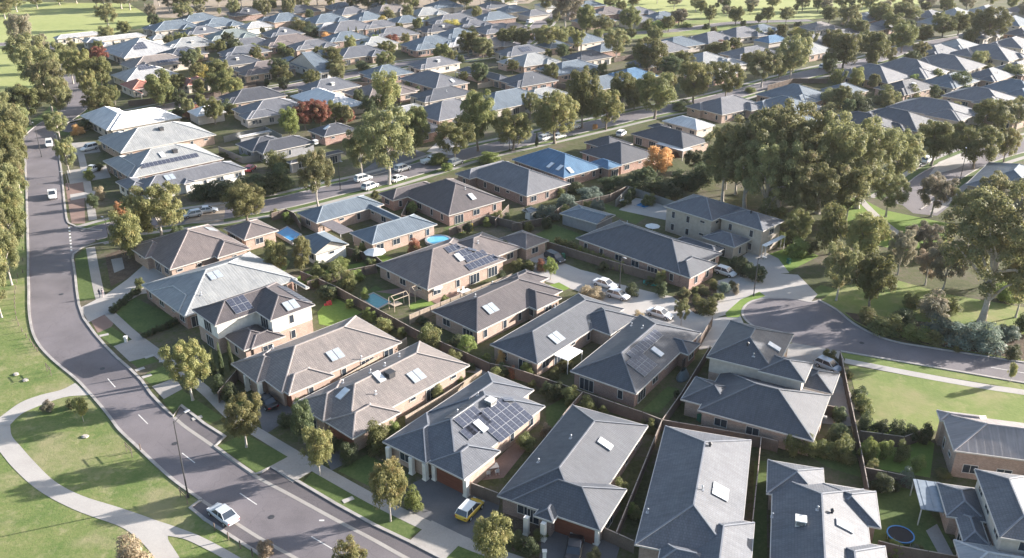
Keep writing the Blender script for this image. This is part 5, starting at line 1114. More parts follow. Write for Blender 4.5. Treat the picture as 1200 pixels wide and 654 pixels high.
for px, m in [
    ([(394, 336), (440, 361), (486, 386), (520, 402)], 'timber'), ([(520, 402), (574, 426), (598, 430), (640, 444), (683, 459)], 'timber'), ([(683, 459), (720, 472), (753, 483), (776, 492)], 'timber'), ([(776, 492), (836, 502), (892, 512), (912, 517)], 'timber'),
    ([(776, 492), (799, 460), (832, 406)], 'timber'), ([(776, 492), (763, 523), (740, 580), (722, 624)], 'timber'), ([(892, 512), (889, 545), (882, 610), (880, 680)], 'timber'), ([(985, 412), (995, 460), (1008, 521), (1018, 572)], 'timber'), ([(1014, 548), (1040, 553), (1068, 559)], 'timber'), ([(1030, 634), (1054, 640), (1122, 652)], 'timber'),
    ([(683, 459), (663, 482), (640, 512)], 'timber'), ([(552, 566), (584, 578)], 'timber'), ([(707, 618), (743, 634)], 'timber'), ([(480, 369), (540, 345), (600, 321)], 'timber_pale'), ([(641, 283), (700, 301), (770, 321)], 'timber'), ([(360, 330), (400, 318), (441, 310)], 'timber'), ([(394, 336), (372, 326), (352, 318)], 'timber'),
    ([(564, 434), (520, 462), (475, 488)], 'timber_pale'), ([(476, 396), (430, 425), (380, 455), (345, 472)], 'timber_pale'), ([(211, 113), (250, 108), (300, 99)], 'timber'), ([(990, 86), (1040, 95), (1088, 104)], 'timber'), ([(1038, 129), (1088, 110), (1136, 96), (1174, 86)], 'timber_pale'), ([(955, 156), (990, 146), (1038, 129)], 'timber_pale'),
    ([(600, 262), (640, 255), (660, 240), (715, 228), (735, 218)], 'timber'), ([(735, 218), (790, 236)], 'steel_fence'), ([(722, 234), (737, 219)], 'steel_fence'), ([(526, 268), (570, 252), (612, 262)], 'timber'), ([(407, 290), (440, 300), (448, 307)], 'timber'), ([(318, 250), (335, 245), (345, 250), (352, 262)], 'timber'), ([(256, 172), (284, 184), (310, 180)], 'steel_fence'), ([(262, 160), (310, 148), (330, 158)], 'steel_fence'), ([(620, 95), (660, 98), (700, 108)], 'timber'), ([(560, 98), (600, 92), (640, 98)], 'timber_pale'), ([(276, 100), (300, 95), (312, 96)], 'timber'), ([(720, 68), (760, 60), (800, 66)], 'timber'), ([(930, 160), (890, 168)], 'timber'), ([(835, 372), (812, 410), (800, 422)], 'timber'), ([(940, 470), (985, 478)], 'timber'), ([(1008, 505), (1060, 512), (1092, 500)], 'timber'), ([(255, 460), (280, 430)], 'timber'), ([(480, 232), (470, 252), (500, 258)], 'timber'), ([(596, 240), (580, 258)], 'timber'), ([(900, 100), (930, 92), (970, 92)], 'timber'), ([(400, 95), (470, 100)], 'timber'), ([(150, 118), (210, 112)], 'timber')]: fence(px, m)
# planting along the boundary fences
DESC['shrub2'] = DESC['shrub']; nb = 0
for FL in FENCE_LINES[:29]:
    for a, b in zip(FL, FL[1:]):
        d = (b - a); d.z = 0; L = d.length; d.normalize(); nrm_ = Vector((-d.y, d.x, 0)); t = tn.uniform(0.5, 3)
        while t < L:
            sd = tn.choice((-1, 1)); hgt = tn.uniform(1.2, 3.4); wd = hgt * tn.uniform(0.8, 1.25); q = a + d * t + nrm_ * sd * (0.35 + wd / 2); q.z = 0
            if tn.random() < 0.72 and house_clear(q, 0.2 + wd * 0.3) and nb < 85:
                lk = tn.choice(['dark', 'street', 'street', 'young', 'dark', 'light']); s = tn.randrange(3); nb += 1
                e = empty('boundary_bush', q, tn.uniform(0, 6.28)); obj('foliage', crown_mesh('shrub', s, lk), e, scale=(wd, wd, hgt)); obj('stem', trunk_mesh('shrub', s, 'bark'), e, scale=(wd, wd, hgt))
                tag(e, (ADJ[lk] + ' ' if lk in ADJ else 'olive ') + 'bush against the fence', 'bush', 'bushes along the fences', proj(q + Vector((0, 0, hgt / 2))))
            t += tn.uniform(2.2, 5.0)
# low post-and-rail along the park edge
for px in [[(21, 325), (18, 345), (18, 362), (22, 382), (36, 402), (44, 412)], [(27, 205), (27, 240), (27, 280), (27, 320)]]:
    P = [G(x, y) for x, y in px]; e = empty('park_rail', P[0]); tag(e, 'low timber bollard row', 'bollards', 'park edge bollards')
    L_ = smooth_line(P, 3)
    for p in L_:
        mb = MB(); mb.bar((0, 0, 0), (0, 0, 0.8), 0.07, 0, 6); obj('post', mb.mesh('post', M['timber']), e, p - P[0])

# ================================================================== CARS
def car_mesh(kind):
    """body, glass, roof and trim lofted from cross-sections; +X is forward"""
    # (x, z_low, z_belt, half width belt) stations
    L = {'sedan': 4.7, 'hatch': 4.2, 'suv': 4.7, 'ute': 5.2}[kind]; W = 0.92 if kind != 'suv' else 0.95
    bel = {'sedan': 0.92, 'hatch': 0.96, 'suv': 1.08, 'ute': 1.08}[kind]; hood = bel - 0.14
    st = [(-L / 2, 0.42, bel - 0.16, W * 0.80), (-L / 2 + 0.12, 0.30, bel - 0.02, W * 0.93), (-L / 2 + 0.8, 0.26, bel, W), (0, 0.24, bel, W), (L / 2 - 1.3, 0.26, bel - 0.02, W), (L / 2 - 0.45, 0.28, hood - 0.05, W * 0.96), (L / 2 - 0.1, 0.32, hood - 0.22, W * 0.86), (L / 2, 0.42, hood - 0.34, W * 0.74)]
    V, F = [], []
    for x, z0, z1, hw in st:
        zm = (z0 + z1) / 2
        V += [(x, -hw * 0.86, z0), (x, -hw, zm), (x, -hw * 0.97, z1 - 0.08), (x, -hw * 0.86, z1), (x, hw * 0.86, z1), (x, hw * 0.97, z1 - 0.08), (x, hw, zm), (x, hw * 0.86, z0)]
    for i in range(len(st) - 1):
        for k in range(8):
            j = (k + 1) % 8; F.append((i * 8 + k, (i + 1) * 8 + k, (i + 1) * 8 + j, i * 8 + j))
    F.append(tuple(range(8))); F.append(tuple((len(st) - 1) * 8 + k for k in reversed(range(8))))
    # cabin
    zr = {'sedan': 1.44, 'hatch': 1.50, 'suv': 1.72, 'ute': 1.74}[kind]
    xb = {'sedan': (-L / 2 + 0.75, -L / 2 + 1.45, 0.35, 1.15), 'hatch': (-L / 2 + 0.12, -L / 2 + 0.55, 0.35, 1.15), 'suv': (-L / 2 + 0.12, -L / 2 + 0.45, 0.45, 1.2), 'ute': (-0.35, -0.2, 0.75, 1.45)}[kind]
    r = W * 0.72; b = W * 0.90; z0 = bel - 0.03
    cab = [(xb[0], -b, z0), (xb[3], -b, z0), (xb[3], b, z0), (xb[0], b, z0), (xb[1], -r, zr), (xb[2], -r, zr), (xb[2], r, zr), (xb[1], r, zr)]
    cf = [(4, 5, 6, 7), (0, 1, 5, 4), (1, 2, 6, 5), (2, 3, 7, 6), (3, 0, 4, 7)]
    roof = MB(); roof.box(xb[1] - 0.05, -r - 0.02, zr - 0.03, xb[2] + 0.05, r + 0.02, zr + 0.035)
    for s in (-1, 1):
        roof.bar((xb[0], s * b, z0), (xb[1], s * r, zr), 0.055); roof.bar((xb[3], s * b, z0), (xb[2], s * r, zr), 0.05); xm = (xb[1] + xb[2]) / 2; roof.bar((xm, s * (b + .005), z0), (xm, s * (r + .005), zr), 0.045)
    wheel = MB(); wheel.bar((0, -0.11, 0), (0, 0.11, 0), 0.33, 0, 14); wheel.bar((0, -0.125, 0), (0, 0.125, 0), 0.2, 1, 10)
    lamp = MB(); lamp.box(-0.06, -0.17, -0.07, 0.06, 0.17, 0.07)
    bed = None
    if kind == 'ute':
        bed = MB(); x0, x1 = -L / 2 + 0.05, -0.45; bed.box(x0, -0.92, 0.85, x1, 0.92, 0.92); bed.box(x0, -0.94, 0.9, x1, -0.88, 1.2); bed.box(x0, 0.88, 0.9, x1, 0.94, 1.2); bed.box(x0, -0.88, 0.9, x0 + 0.06, 0.88, 1.2); bed.box(x1 - 0.06, -0.88, 0.9, x1, 0.88, 1.35)
    return dict(L=L, W=W, body=(V, F), cab=(cab, cf), roof=roof, wheel=wheel, lamp=lamp, bed=bed, bel=bel, hood=hood)
CARS = {k: car_mesh(k) for k in ('sedan', 'hatch', 'suv', 'ute')}
PAINT = {k: mat_plain('car_paint_' + k, c, 0.28, 0.1, 0.03, spec=0.6) for k, c in {'white': (0.72, 0.72, 0.71), 'silver': (0.50, 0.52, 0.55), 'black': (0.018, 0.018, 0.022), 'grey': (0.16, 0.17, 0.17), 'red': (0.34, 0.045, 0.06), 'yellow': (0.62, 0.42, 0.05), 'blue': (0.03, 0.05, 0.14)}.items()}
M['tyre'] = mat_plain('tyre_rubber', (0.02, 0.02, 0.02), 0.9); M['lens'] = mat_plain('headlight_lens', (0.6, 0.62, 0.65), 0.1); M['tail'] = mat_plain('tail_light_lens', (0.35, 0.02, 0.02), 0.25)
CM = {}
def cmesh(kind, colr, part, roofc=None):
    k = (kind, colr, part)
    if k not in CM:
        c = CARS[kind]
        if part == 'body': CM[k] = mesh_from('body', *c['body'], PAINT[colr], smooth=False)
        elif part == 'glass': CM[k] = mesh_from('windows', *c['cab'], M['glass'])
        elif part == 'wheel': CM[k] = c['wheel'].mesh('wheel', [M['tyre'], M['alu']])
        elif part in ('head', 'tail'): CM[k] = c['lamp'].mesh(part, M['lens'] if part == 'head' else M['tail'])
        elif part == 'bed': CM[k] = c['bed'].mesh('tray', PAINT[colr])
        else: CM[k] = c['roof'].mesh('roof_panel', PAINT[colr])
    return CM[k]
def car(kind, colr, px, py, to, label=None, roofc=None):
    """px,py: ground point under the car's middle; to: pixel the car points towards"""
    p, q = G(px, py), G(*to); rz = math.atan2(q.y - p.y, q.x - p.x); c = CARS[kind]; L, W = c['L'], c['W']
    e = empty('parked_car' if label is None or 'parked' in label else 'car', p + Vector((0, 0, 0.05)), rz)
    tag(e, label or ('%s %s' % (colr, {'sedan': 'sedan car', 'hatch': 'hatchback car', 'suv': 'wagon car', 'ute': 'tray utility'}[kind])), 'car', 'cars in the streets', (px, py), fixed=bool(label))
    obj('body', cmesh(kind, colr, 'body'), e); obj('windows', cmesh(kind, colr, 'glass'), e); obj('roof_panel', cmesh(kind, roofc or colr, 'roof'), e)
    if kind == 'ute': obj('tray', cmesh(kind, colr, 'bed'), e)
    for sx in (-L / 2 + 0.85, L / 2 - 0.85):
        for sy in (-1, 1): obj('wheel', cmesh(kind, 'x', 'wheel'), e, (sx, sy * (W - 0.09), 0.33))
    for sy in (-1, 1):
        obj('headlight', cmesh(kind, 'x', 'head'), e, (L / 2 - 0.16, sy * W * 0.66, c['hood'] - 0.22)); obj('tail_light', cmesh(kind, 'x', 'tail'), e, (-L / 2 + 0.06, sy * W * 0.68, c['bel'] - 0.24))
    return e
car('sedan', 'silver', 262, 607, (225, 579), 'silver white sedan parked in the roadside bay, bottom left'); mark(262, 604, 'the parked silver sedan')
car('hatch', 'yellow', 551, 601, (571, 580), 'white and yellow hatchback on the dark paved driveway', 'white'); mark(551, 600, 'the white and yellow hatchback')
car('sedan', 'black', 673, 646, (678, 618), 'dark car nosing up to the garage at the bottom edge'); mark(673, 646, 'the dark car')
car('sedan', 'black', 313, 474, (303, 464), 'black car half hidden at a porch beside slim cypresses')
car('ute', 'white', 62, 231, (64, 270), 'white utility with dark tray driving down the main road')
car('suv', 'white', 58, 171, (60, 200), 'white wagon driving on the main road near the junction')
car('suv', 'white', 105, 176, (85, 181), None); car('ute', 'white', 108, 202, (125, 195), None); car('hatch', 'silver', 226, 254, (215, 256), None); car('sedan', 'silver', 243, 249, (262, 247), None)
car('suv', 'white', 426, 212, (445, 207), None); car('suv', 'white', 434, 221, (452, 214), None); car('suv', 'white', 472, 200, (490, 194), None); car('sedan', 'white', 467, 212, (485, 206), None); car('ute', 'white', 504, 191, (520, 187), None); car('suv', 'grey', 534, 193, (552, 187), None)
car('suv', 'black', 650, 306, (668, 314), 'black wagon parked at the head of the shared driveway'); car('sedan', 'white', 709, 336, (725, 341), None); car('hatch', 'silver', 724, 349, (742, 354), None); car('hatch', 'white', 850, 322, (866, 327), None)
car('suv', 'white', 672, 151, (690, 147), None); car('sedan', 'white', 655, 162, (672, 158), None); car('suv', 'white', 728, 159, (738, 152), None); car('suv', 'white', 621, 27, (630, 25), None); car('suv', 'white', 965, 80, (980, 76), None); car('hatch', 'red', 294, 200, (304, 192), None); car('hatch', 'silver', 970, 432, (984, 438), None); car('sedan', 'white', 1072, 196, (1085, 188), None); car('suv', 'white', 1086, 190, (1096, 184), None); car('hatch', 'grey', 1184, 74, (1194, 70), None); car('sedan', 'white', 773, 371, (790, 376), None); car('suv', 'white', 640, 164, (655, 160), None)

# ================================================================== POOLS, YARD THINGS, LAMPS, PEOPLE
def pool(desc, px, water, phrase, rim='concrete_pale', hgt=0.1):
    P = [G(x, y) for x, y in px]; c = sum(P, Vector()) / len(P); L_ = [p - c for p in P]
    ar = sum(L_[i].x * L_[(i + 1) % len(L_)].y - L_[(i + 1) % len(L_)].x * L_[i].y for i in range(len(L_)))
    if ar < 0: L_ = L_[::-1]
    e = empty('swimming_pool', c); x, y = proj(c); tag(e, desc, 'pool', 'swimming pools', (x, y), True); mark(x, y, phrase)
    n = len(L_); mb = MB()
    out = [p + p.normalized() * 0.45 for p in L_]; k = []
    for i in range(n):
        j = (i + 1) % n
        mb.quad(out[i] + Vector((0, 0, hgt)), out[j] + Vector((0, 0, hgt)), L_[j] + Vector((0, 0, hgt)), L_[i] + Vector((0, 0, hgt)))
        mb.quad(out[i], out[j], out[j] + Vector((0, 0, hgt)), out[i] + Vector((0, 0, hgt))); mb.quad(L_[j] + Vector((0, 0, 0.03)), L_[i] + Vector((0, 0, 0.03)), L_[i] + Vector((0, 0, hgt)), L_[j] + Vector((0, 0, hgt)))
    obj('rim', mb.mesh('rim', M[rim]), e)
    obj('water', mesh_from('water', [(p.x, p.y, hgt - 0.05) for p in L_], [tuple(range(n))], M[water]), e)
pool('rectangular blue above-ground pool beside the brown house', [(325, 276), (337, 269), (352, 278), (343, 287)], 'pool', 'the above-ground pool', 'concrete_pale', 0.7)
pool('pale blue oval pool between the solar array and blue-grey houses', [(514 + 13.5 * math.cos(t * math.pi / 9), 284 + 5.2 * math.sin(t * math.pi / 9)) for t in range(18)], 'pool_pale', 'the oval pool', 'alu', 0.6)
pool('teal in-ground pool behind a glass fence and timber playset', [(424, 350), (438, 344), (456, 354), (442, 362)], 'pool_teal', 'the teal pool')
pool('small deep blue square pool on a white paved terrace', [(745, 241), (754, 236), (765, 241), (755, 244)], 'pool', 'the deep blue pool')
def thing(name, px, py, desc, cat, build, mats, rz=0.0, fixed=True, group=None, z=0.03):
    p = G(px, py); mb = MB(); build(mb); o = obj(name, mb.mesh(name, mats), None, p + Vector((0, 0, z)), rz); tag(o, desc, cat, group, (px, py), fixed); return o
def parts(name, px, py, desc, cat, ps, rz=0.0, fixed=True, group=None, z=0.03):
    e = empty(name, G(px, py) + Vector((0, 0, z)), rz); tag(e, desc, cat, group, (px, py), fixed)
    for nm, b, m in ps:
        mb = MB(); b(mb); obj(nm, mb.mesh(nm, m), e)
    return e
def lamp_post(px, py, hgt, to, desc, arm=2.0):
    p, q = G(px, py), G(*to); rz = math.atan2(q.y - p.y, q.x - p.x)
    def pole(mb): mb.bar((0, 0, 0), (0, 0, hgt), 0.11, 0, 8, 0.06); mb.bar((0, 0, 0), (0, 0, 0.35), 0.17, 0, 8)
    def armf(mb):
        pr = Vector((0, 0, hgt - 0.3))
        for i in range(1, 6):
            t = i / 5; c = Vector((arm * t, 0, hgt - 0.3 + 0.7 * math.sin(t * 1.3))); mb.bar(pr, c, 0.045, 0, 6); pr = c
    def head(mb):
        z1 = hgt - 0.3 + 0.7 * math.sin(1.3); mb.box(arm - 0.1, -0.13, z1 - 0.05, arm + 0.6, 0.13, z1 + 0.08); mb.box(arm, -0.1, z1 - 0.09, arm + 0.5, 0.1, z1 - 0.05)
    parts('street_lamp', px, py, desc, 'street lamp', [('pole', pole, M['dark_metal']), ('arm', armf, M['dark_metal']), ('lamp_head', head, M['alu'])], rz, group='street lamps')
lamp_post(220.7, 583, 11.2, (260, 560), 'tall dark street lamp on the park grass, bottom left', 1.6); mark(215, 560, 'the tall park lamp')
lamp_post(49, 184, 8.5, (30, 160), 'grey street lamp arching over the main road near the junction', 2.2)
lamp_post(81, 223, 4.5, (70, 225), 'short dark lamp post on the paved verge beside the road', 0.6)
lamp_post(128, 281, 4.5, (120, 278), 'short lamp post at the side street corner', 0.6)
lamp_post(883, 347, 7.5, (905, 352), 'slim dark lamp post on the small lawn by the cul-de-sac', 0.8)
lamp_post(726, 338, 6.0, (735, 342), 'slim lamp post beside the shared concrete driveway', 0.6)
lamp_post(399, 223, 7.0, (410, 226), 'street lamp beside the slender street gum', 0.8)
lamp_post(1124, 216, 8.5, (1118, 206), 'lamp post beside the upper right side street', 0.8)
lamp_post(597, 176, 6.0, (600, 180), 'pale post beside the rounded tree on the side street', 0.5)
# trampoline, playset, cubby, goals, tables, bins, boxes
def ring(mb, r, z, t, n=20, m=0):
    for i in range(n):
        a, b = 2 * math.pi * i / n, 2 * math.pi * (i + 1) / n; mb.bar((r * math.cos(a), r * math.sin(a), z), (r * math.cos(b), r * math.sin(b), z), t, m)
M['tramp_blue'] = mat_plain('trampoline_pad', (0.06, 0.22, 0.5), 0.6); M['tramp_mat'] = mat_plain('trampoline_mat', (0.02, 0.02, 0.025), 0.9); M['toy_red'] = mat_plain('toy_red', (0.5, 0.06, 0.06), 0.6); M['toy_yellow'] = mat_plain('toy_yellow', (0.6, 0.45, 0.05), 0.6); M['cover'] = mat_plain('boat_cover', (0.13, 0.16, 0.17), 0.8); M['teal'] = mat_plain('teal_tarpaulin', (0.03, 0.25, 0.22), 0.7); M['bin_green'] = mat_plain('bin_plastic', (0.02, 0.12, 0.07), 0.6); M['skin'] = mat_plain('skin', (0.42, 0.26, 0.19), 0.7); M['cloth_dark'] = mat_plain('dark_clothes', (0.03, 0.035, 0.06), 0.9); M['cloth_pale'] = mat_plain('pale_clothes', (0.45, 0.36, 0.36), 0.9)
def tr_mat(mb): mb.prism([(1.4 * math.cos(i * math.pi / 10), 1.4 * math.sin(i * math.pi / 10)) for i in range(20)], 0.68, 0.70)
def tr_pad(mb): ring(mb, 1.45, 0.7, 0.09)
def tr_leg(mb):
    for i in range(6): a = i * math.pi / 3; mb.bar((1.42 * math.cos(a), 1.42 * math.sin(a), 0), (1.42 * math.cos(a), 1.42 * math.sin(a), 0.7), 0.03, 0, 6)
parts('trampoline', 1054, 632, 'round black trampoline with blue edge pad in the bottom right yard', 'trampoline', [('mat', tr_mat, M['tramp_mat']), ('edge_pad', tr_pad, M['tramp_blue']), ('leg', tr_leg, M['alu'])])
def ps_frame(mb):
    for x in (-1.6, 1.6):
        for y in (-0.8, 0.8): mb.bar((x, y, 0), (x, y, 2.3), 0.07)
    for y in (-0.8, 0.8): mb.bar((-1.6, y, 2.3), (1.6, y, 2.3), 0.07)
    for x in (-1.6, 1.6): mb.bar((x, -0.8, 2.3), (x, 0, 2.8), 0.06); mb.bar((x, 0.8, 2.3), (x, 0, 2.8), 0.06)
    mb.bar((-1.6, 0, 2.8), (1.6, 0, 2.8), 0.07)
def ps_deck(mb): mb.box(-1.5, -0.75, 1.0, 0.2, 0.75, 1.06)
parts('timber_playset', 468, 361, 'pale timber playset frame right of the teal pool', 'playset', [('frame', ps_frame, M['timber_pale']), ('deck', ps_deck, M['timber_pale'])], 0.75)
parts('pergola', 492, 350, 'small timber frame on the patio before the large solar array house', 'pergola', [('frame', ps_frame, M['timber_pale'])], 0.75)
def cub(mb): mb.box(-0.4, -0.35, 0, 0.4, 0.35, 0.55); mb.bar((0.15, -0.2, 0.5), (0.15, 0.2, 0.5), 0.3); mb.box(-0.9, -0.25, 0, -0.45, 0.25, 0.25)
thing('toy_house', 386, 357, 'red plastic toy cubby on the bright green lawn', 'toy', cub, M['toy_red'], 0.5)
def goal(mb): mb.bar((-1.3, 0, 0), (-1.3, 0, 1.6), 0.05); mb.bar((1.3, 0, 0), (1.3, 0, 1.6), 0.05); mb.bar((-1.3, 0, 1.6), (1.3, 0, 1.6), 0.05); mb.bar((-1.3, 0, 0), (-1.3, 1, 0), 0.05); mb.bar((1.3, 0, 0), (1.3, 1, 0), 0.05)
thing('swing_frame', 548, 272, 'yellow play frame on the lawn behind the oval pool', 'swing', goal, M['toy_yellow'], 0.6)
def boat(mb):
    n = 12
    for i in range(n):
        a, b = 2 * math.pi * i / n, 2 * math.pi * (i + 1) / n
        p, q = Vector((1.5 * math.cos(a), 0.9 * math.sin(a), 0.25)), Vector((1.5 * math.cos(b), 0.9 * math.sin(b), 0.25))
        mb.quad(p, q, Vector((0.75 * math.cos(b), 0.25 * math.sin(b), 1.5)), Vector((0.75 * math.cos(a), 0.25 * math.sin(a), 1.5))); mb.quad(Vector((p.x, p.y, 0)), Vector((q.x, q.y, 0)), q, p)
thing('covered_trailer', 800, 443, 'grey covered trailer beside the fence of the solar strip house', 'trailer', boat, M['cover'], 1.0)
def tab(mb): mb.box(-1.0, -0.5, 0.70, 1.0, 0.5, 0.75); [mb.bar((x, y, 0), (x, y, 0.72), 0.04) for x in (-0.9, 0.9) for y in (-0.4, 0.4)]
def chair(x, y):
    def f(mb): mb.box(x - 0.25, y - 0.25, 0.42, x + 0.25, y + 0.25, 0.47); mb.box(x - 0.25, y + (0.22 if y > 0 else -0.25), 0.47, x + 0.25, y + (0.25 if y > 0 else -0.22), 0.95); [mb.bar((x + a, y + b, 0), (x + a, y + b, 0.43), 0.025) for a in (-.2, .2) for b in (-.2, .2)]
    return f
for px, py, rz, d in [(575, 552, 0.3, 'white outdoor table setting on the red paved side patio'), (545, 345, 0.8, 'outdoor table setting on the patio under large solar array house'), (730, 238, 0.2, 'outdoor setting on the white terrace beside the deep blue pool')]:
    parts('outdoor_table', px, py, d, 'table', [('table', tab, M['plastic_white'])] + [('chair', chair(x, y), M['plastic_white']) for x in (-0.6, 0.6) for y in (-0.9, 0.9)], rz)
def dome(r, hh):
    def f(mb):
        for i in range(8):
            a, b = i * math.pi / 4, (i + 1) * math.pi / 4
            mb.v += [(r * math.cos(a), r * math.sin(a), hh), (r * math.cos(b), r * math.sin(b), hh), (0, 0, hh + r * 0.35)]; k = len(mb.v); mb.f.append((k - 3, k - 2, k - 1)); mb.mi.append(0)
    return f
def pole_(hh):
    def f(mb): mb.bar((0, 0, 0), (0, 0, hh + 0.3), 0.04, 0, 6)
    return f
for px, py, r, m, d in [(440, 307, 2.2, 'plastic_white', 'white market umbrella behind the large solar array house'), (764, 276, 1.6, 'plastic_white', 'white umbrella behind the large slate-blue house'), (510, 349, 1.5, 'plastic_white', 'cream umbrella on the patio near the timber playset'), (376, 37, 2.4, 'plastic_white', 'white dome umbrella in a far yard, top left of centre')]:
    parts('market_umbrella', px, py, d, 'umbrella', [('canopy', dome(r, 2.1), M[m]), ('pole', pole_(2.1), M['alu'])])
def tarp(mb): mb.prism([(1.5 * math.cos(i * math.pi / 6), 0.8 * math.sin(i * math.pi / 6)) for i in range(12)], 0, 0.5)
thing('covered_boat', 763, 333, 'teal covered boat beside the side fence of the large slate-blue house', 'boat', tarp, M['teal'], -0.3)
thing('garden_tarpaulin', 740, 318, 'green tarpaulin in the narrow yard of the large slate-blue house', 'tarpaulin', tarp, M['teal'], -0.5)
def wbin(mb): mb.box(-0.28, -0.35, 0.05, 0.28, 0.35, 0.98); mb.box(-0.31, -0.38, 0.98, 0.31, 0.40, 1.06); mb.bar((-0.3, 0.35, 0.12), (0.3, 0.35, 0.12), 0.1, 0, 8)
for px, py, d in [(392, 513, 'green wheelie bin beside the garage of the taupe house'), (820, 494, 'green wheelie bin behind the dark two-storey house'), (660, 303, 'green wheelie bin beside the black wagon'), (924, 309, 'dark wheelie bin near the cul-de-sac entrance')]: thing('wheelie_bin', px, py, d, 'bin', wbin, M['bin_green'], 0.5)
def lbox(mb): mb.box(-0.2, -0.2, 0, 0.2, 0.2, 0.95); mb.box(-0.26, -0.26, 0.95, 0.26, 0.26, 1.05)
for px, py, d in [(487, 594, 'timber letterbox beside the bright round shrub'), (638, 654, 'white letterbox at the bottom edge driveway'), (148, 401, 'small white letterbox by the footpath lawn')]: thing('letterbox', px, py, d, 'letterbox', lbox, M['timber'] if 'timber' in d else M['plastic_white'])
def pit(mb): mb.box(-0.7, -0.35, 0, 0.7, 0.35, 0.05)
for px, py, rz in [(164, 433, 0.7), (172, 441, 0.7), (175, 418, 0.7), (192, 423, 0.3), (122, 393, 0.5), (408, 586, 0.6), (231, 490, 0.6)]: thing('pit_cover', px, py, 'pale concrete pit cover', 'pit cover', pit, M['concrete_pale'], rz, fixed=False, group='pit covers in the verge')
def rock(mb):
    mb.prism([(0.5 * math.cos(i * math.pi / 4) * (1 + 0.2 * math.sin(i * 3)), 0.4 * math.sin(i * math.pi / 4)) for i in range(8)], 0, 0.12); mb.prism([(0.3 * math.cos(i * math.pi / 3), 0.25 * math.sin(i * math.pi / 3)) for i in range(6)], 0.12, 0.18)
M['rock'] = mat_plain('pale_rock', (0.45, 0.40, 0.35), 0.9, var=0.2)
for px, py in [(19, 439), (30, 446), (100, 512)]: thing('flat_rock', px, py, 'pale flat rock lying in park grass', 'rock', rock, M['rock'], tn.uniform(0, 3), fixed=False, group='rocks in the park grass')
def pole2(mb): mb.bar((0, 0, 0), (0, 0, 1.1), 0.08, 0, 6)
for px, py in [(252, 622), (268, 633), (282, 643), (296, 652), (165, 528)]: thing('bollard', px, py, 'short timber bollard', 'bollard', pole2, M['timber'], 0, fixed=False, group='park edge bollards')
def mhole(mb): mb.prism([(0.38 * math.cos(i * math.pi / 8), 0.38 * math.sin(i * math.pi / 8)) for i in range(16)], 0, 0.02)
for px, py in [(205, 520), (318, 606), (72, 345), (1010, 402), (120, 432)]: thing('manhole_cover', px, py, 'round dark manhole cover in the asphalt', 'manhole', mhole, M['dark_metal'], 0, fixed=False, group='manhole covers', z=0.015)
# signs with legs at the park edge (their long shadows lie on the grass)
def sgn(mb): mb.bar((-0.9, 0, 0), (-0.9, 0, 1.5), 0.05); mb.bar((0.9, 0, 0), (0.9, 0, 1.5), 0.05); mb.bar((-1.1, 0, 1.0), (1.1, 0, 1.0), 0.05); mb.bar((-1.1, 0, 1.45), (1.1, 0, 1.45), 0.05)
for px, py in [(152, 533), (216, 587), (58, 438)]: thing('timber_rail', px, py, 'low timber rail frame', 'rail', sgn, M['timber'], -0.8, fixed=False, group='timber rails at the park edge')
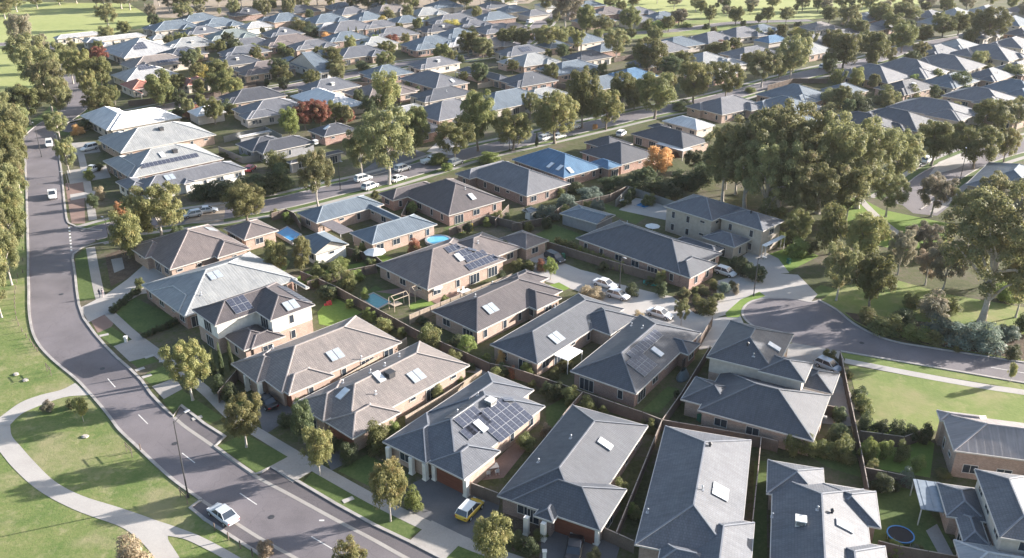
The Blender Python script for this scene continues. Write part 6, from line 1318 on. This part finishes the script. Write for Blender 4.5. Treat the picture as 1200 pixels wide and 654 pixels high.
# two people walking on the footpath
def person(px, py, desc, top, rz, hgt=1.7):
    s = hgt / 1.7
    J = [(0, 0, 0.92, .13), (0, 0, 1.2, .14), (0, 0, 1.4, .15), (0, 0, 1.5, .06), (0, 0, 1.62, .105), (0, .19, 1.38, .06), (0.06, .24, 1.12, .045), (0.16, .22, 0.9, .035), (0, -.19, 1.38, .06), (-0.06, -.24, 1.12, .045), (0.02, -.24, 0.88, .035), (0.02, .1, 0.86, .09), (0.14, .1, 0.48, .065), (0.12, .1, 0.08, .045), (0.26, .1, 0.04, .04), (-0.02, -.1, 0.86, .09), (-0.12, -.1, 0.48, .065), (-0.26, -.1, 0.1, .045), (-0.14, -.1, 0.04, .04)]
    E_ = [(0, 1), (1, 2), (2, 3), (3, 4), (2, 5), (5, 6), (6, 7), (2, 8), (8, 9), (9, 10), (0, 11), (11, 12), (12, 13), (13, 14), (0, 15), (15, 16), (16, 17), (17, 18)]
    me = bpy.data.meshes.new('person'); me.from_pydata([(a * s, b * s, c * s) for a, b, c, _ in J], E_, []); me.materials.append(M[top])
    o = obj('person', me, None, G(px, py) + Vector((0, 0, 0.04)), rz)
    sk = o.modifiers.new('skin', 'SKIN')
    for v, j in zip(me.skin_vertices[0].data, J): v.radius = (j[3] * s, j[3] * s)
    me.skin_vertices[0].data[0].use_root = True
    o.modifiers.new('subd', 'SUBSURF').levels = 1
    tag(o, desc, 'person', 'people walking on the footpath', (px, py), True)
    hd = MB()
    for i in range(8):
        a, b = i * math.pi / 4, (i + 1) * math.pi / 4
        hd.quad((.1 * math.cos(a), .1 * math.sin(a), 0), (.1 * math.cos(b), .1 * math.sin(b), 0), (.06 * math.cos(b), .06 * math.sin(b), .1), (.06 * math.cos(a), .06 * math.sin(a), .1))
    hd.prism([(.06 * math.cos(i * math.pi / 4), .06 * math.sin(i * math.pi / 4)) for i in range(8)], .1, .11); obj('hair', hd.mesh('hair', M['cloth_dark']), o, (0, 0, 1.66 * s))
person(117.5, 349, 'person in dark clothes walking on the footpath, left of two', 'cloth_dark', 1.4)
person(121, 348, 'person in pale clothes walking on the footpath, right of two', 'cloth_pale', 1.4, 1.62)

# ------------------------------------------------------------------ haze: the thin bright air of a low sun
hm = MB(); hm.box(-2600, -100, -1.0, 2600, 4600, 73.0)
mz = bpy.data.materials.new('haze_air'); mz.use_nodes = True; nz = mz.node_tree
nz.nodes.remove(nz.nodes['Principled BSDF'])
pv_ = nz.nodes.new('ShaderNodeVolumePrincipled'); pv_.inputs['Density'].default_value = HAZE; pv_.inputs['Color'].default_value = (0.90, 0.92, 0.95, 1); pv_.inputs['Anisotropy'].default_value = 0.2
nz.links.new(pv_.outputs[0], nz.nodes['Material Output'].inputs['Volume'])
hz = obj('haze', hm.mesh('haze', mz)); hz['kind'] = 'stuff'; hz['label'] = 'thin pale haze in the air over the whole suburb'; hz['category'] = 'haze'

# landmarks used by the labels
for x, y, ph in [(925, 372, 'the cul-de-sac bowl'), (1100, 470, 'the open right-hand lawn'), (105, 276, 'the side street corner'), (60, 560, 'the curved park path'), (60, 320, 'the main road bend'), (190, 30, 'the top left field'), (850, 20, 'the top right field'), (640, 40, 'the far curved street'), (1100, 215, 'the upper right side street'), (780, 340, 'the shared concrete driveway'), (1030, 265, 'the little green park'), (930, 180, 'the group of big gums')]: mark(x, y, ph)
finish_labels()
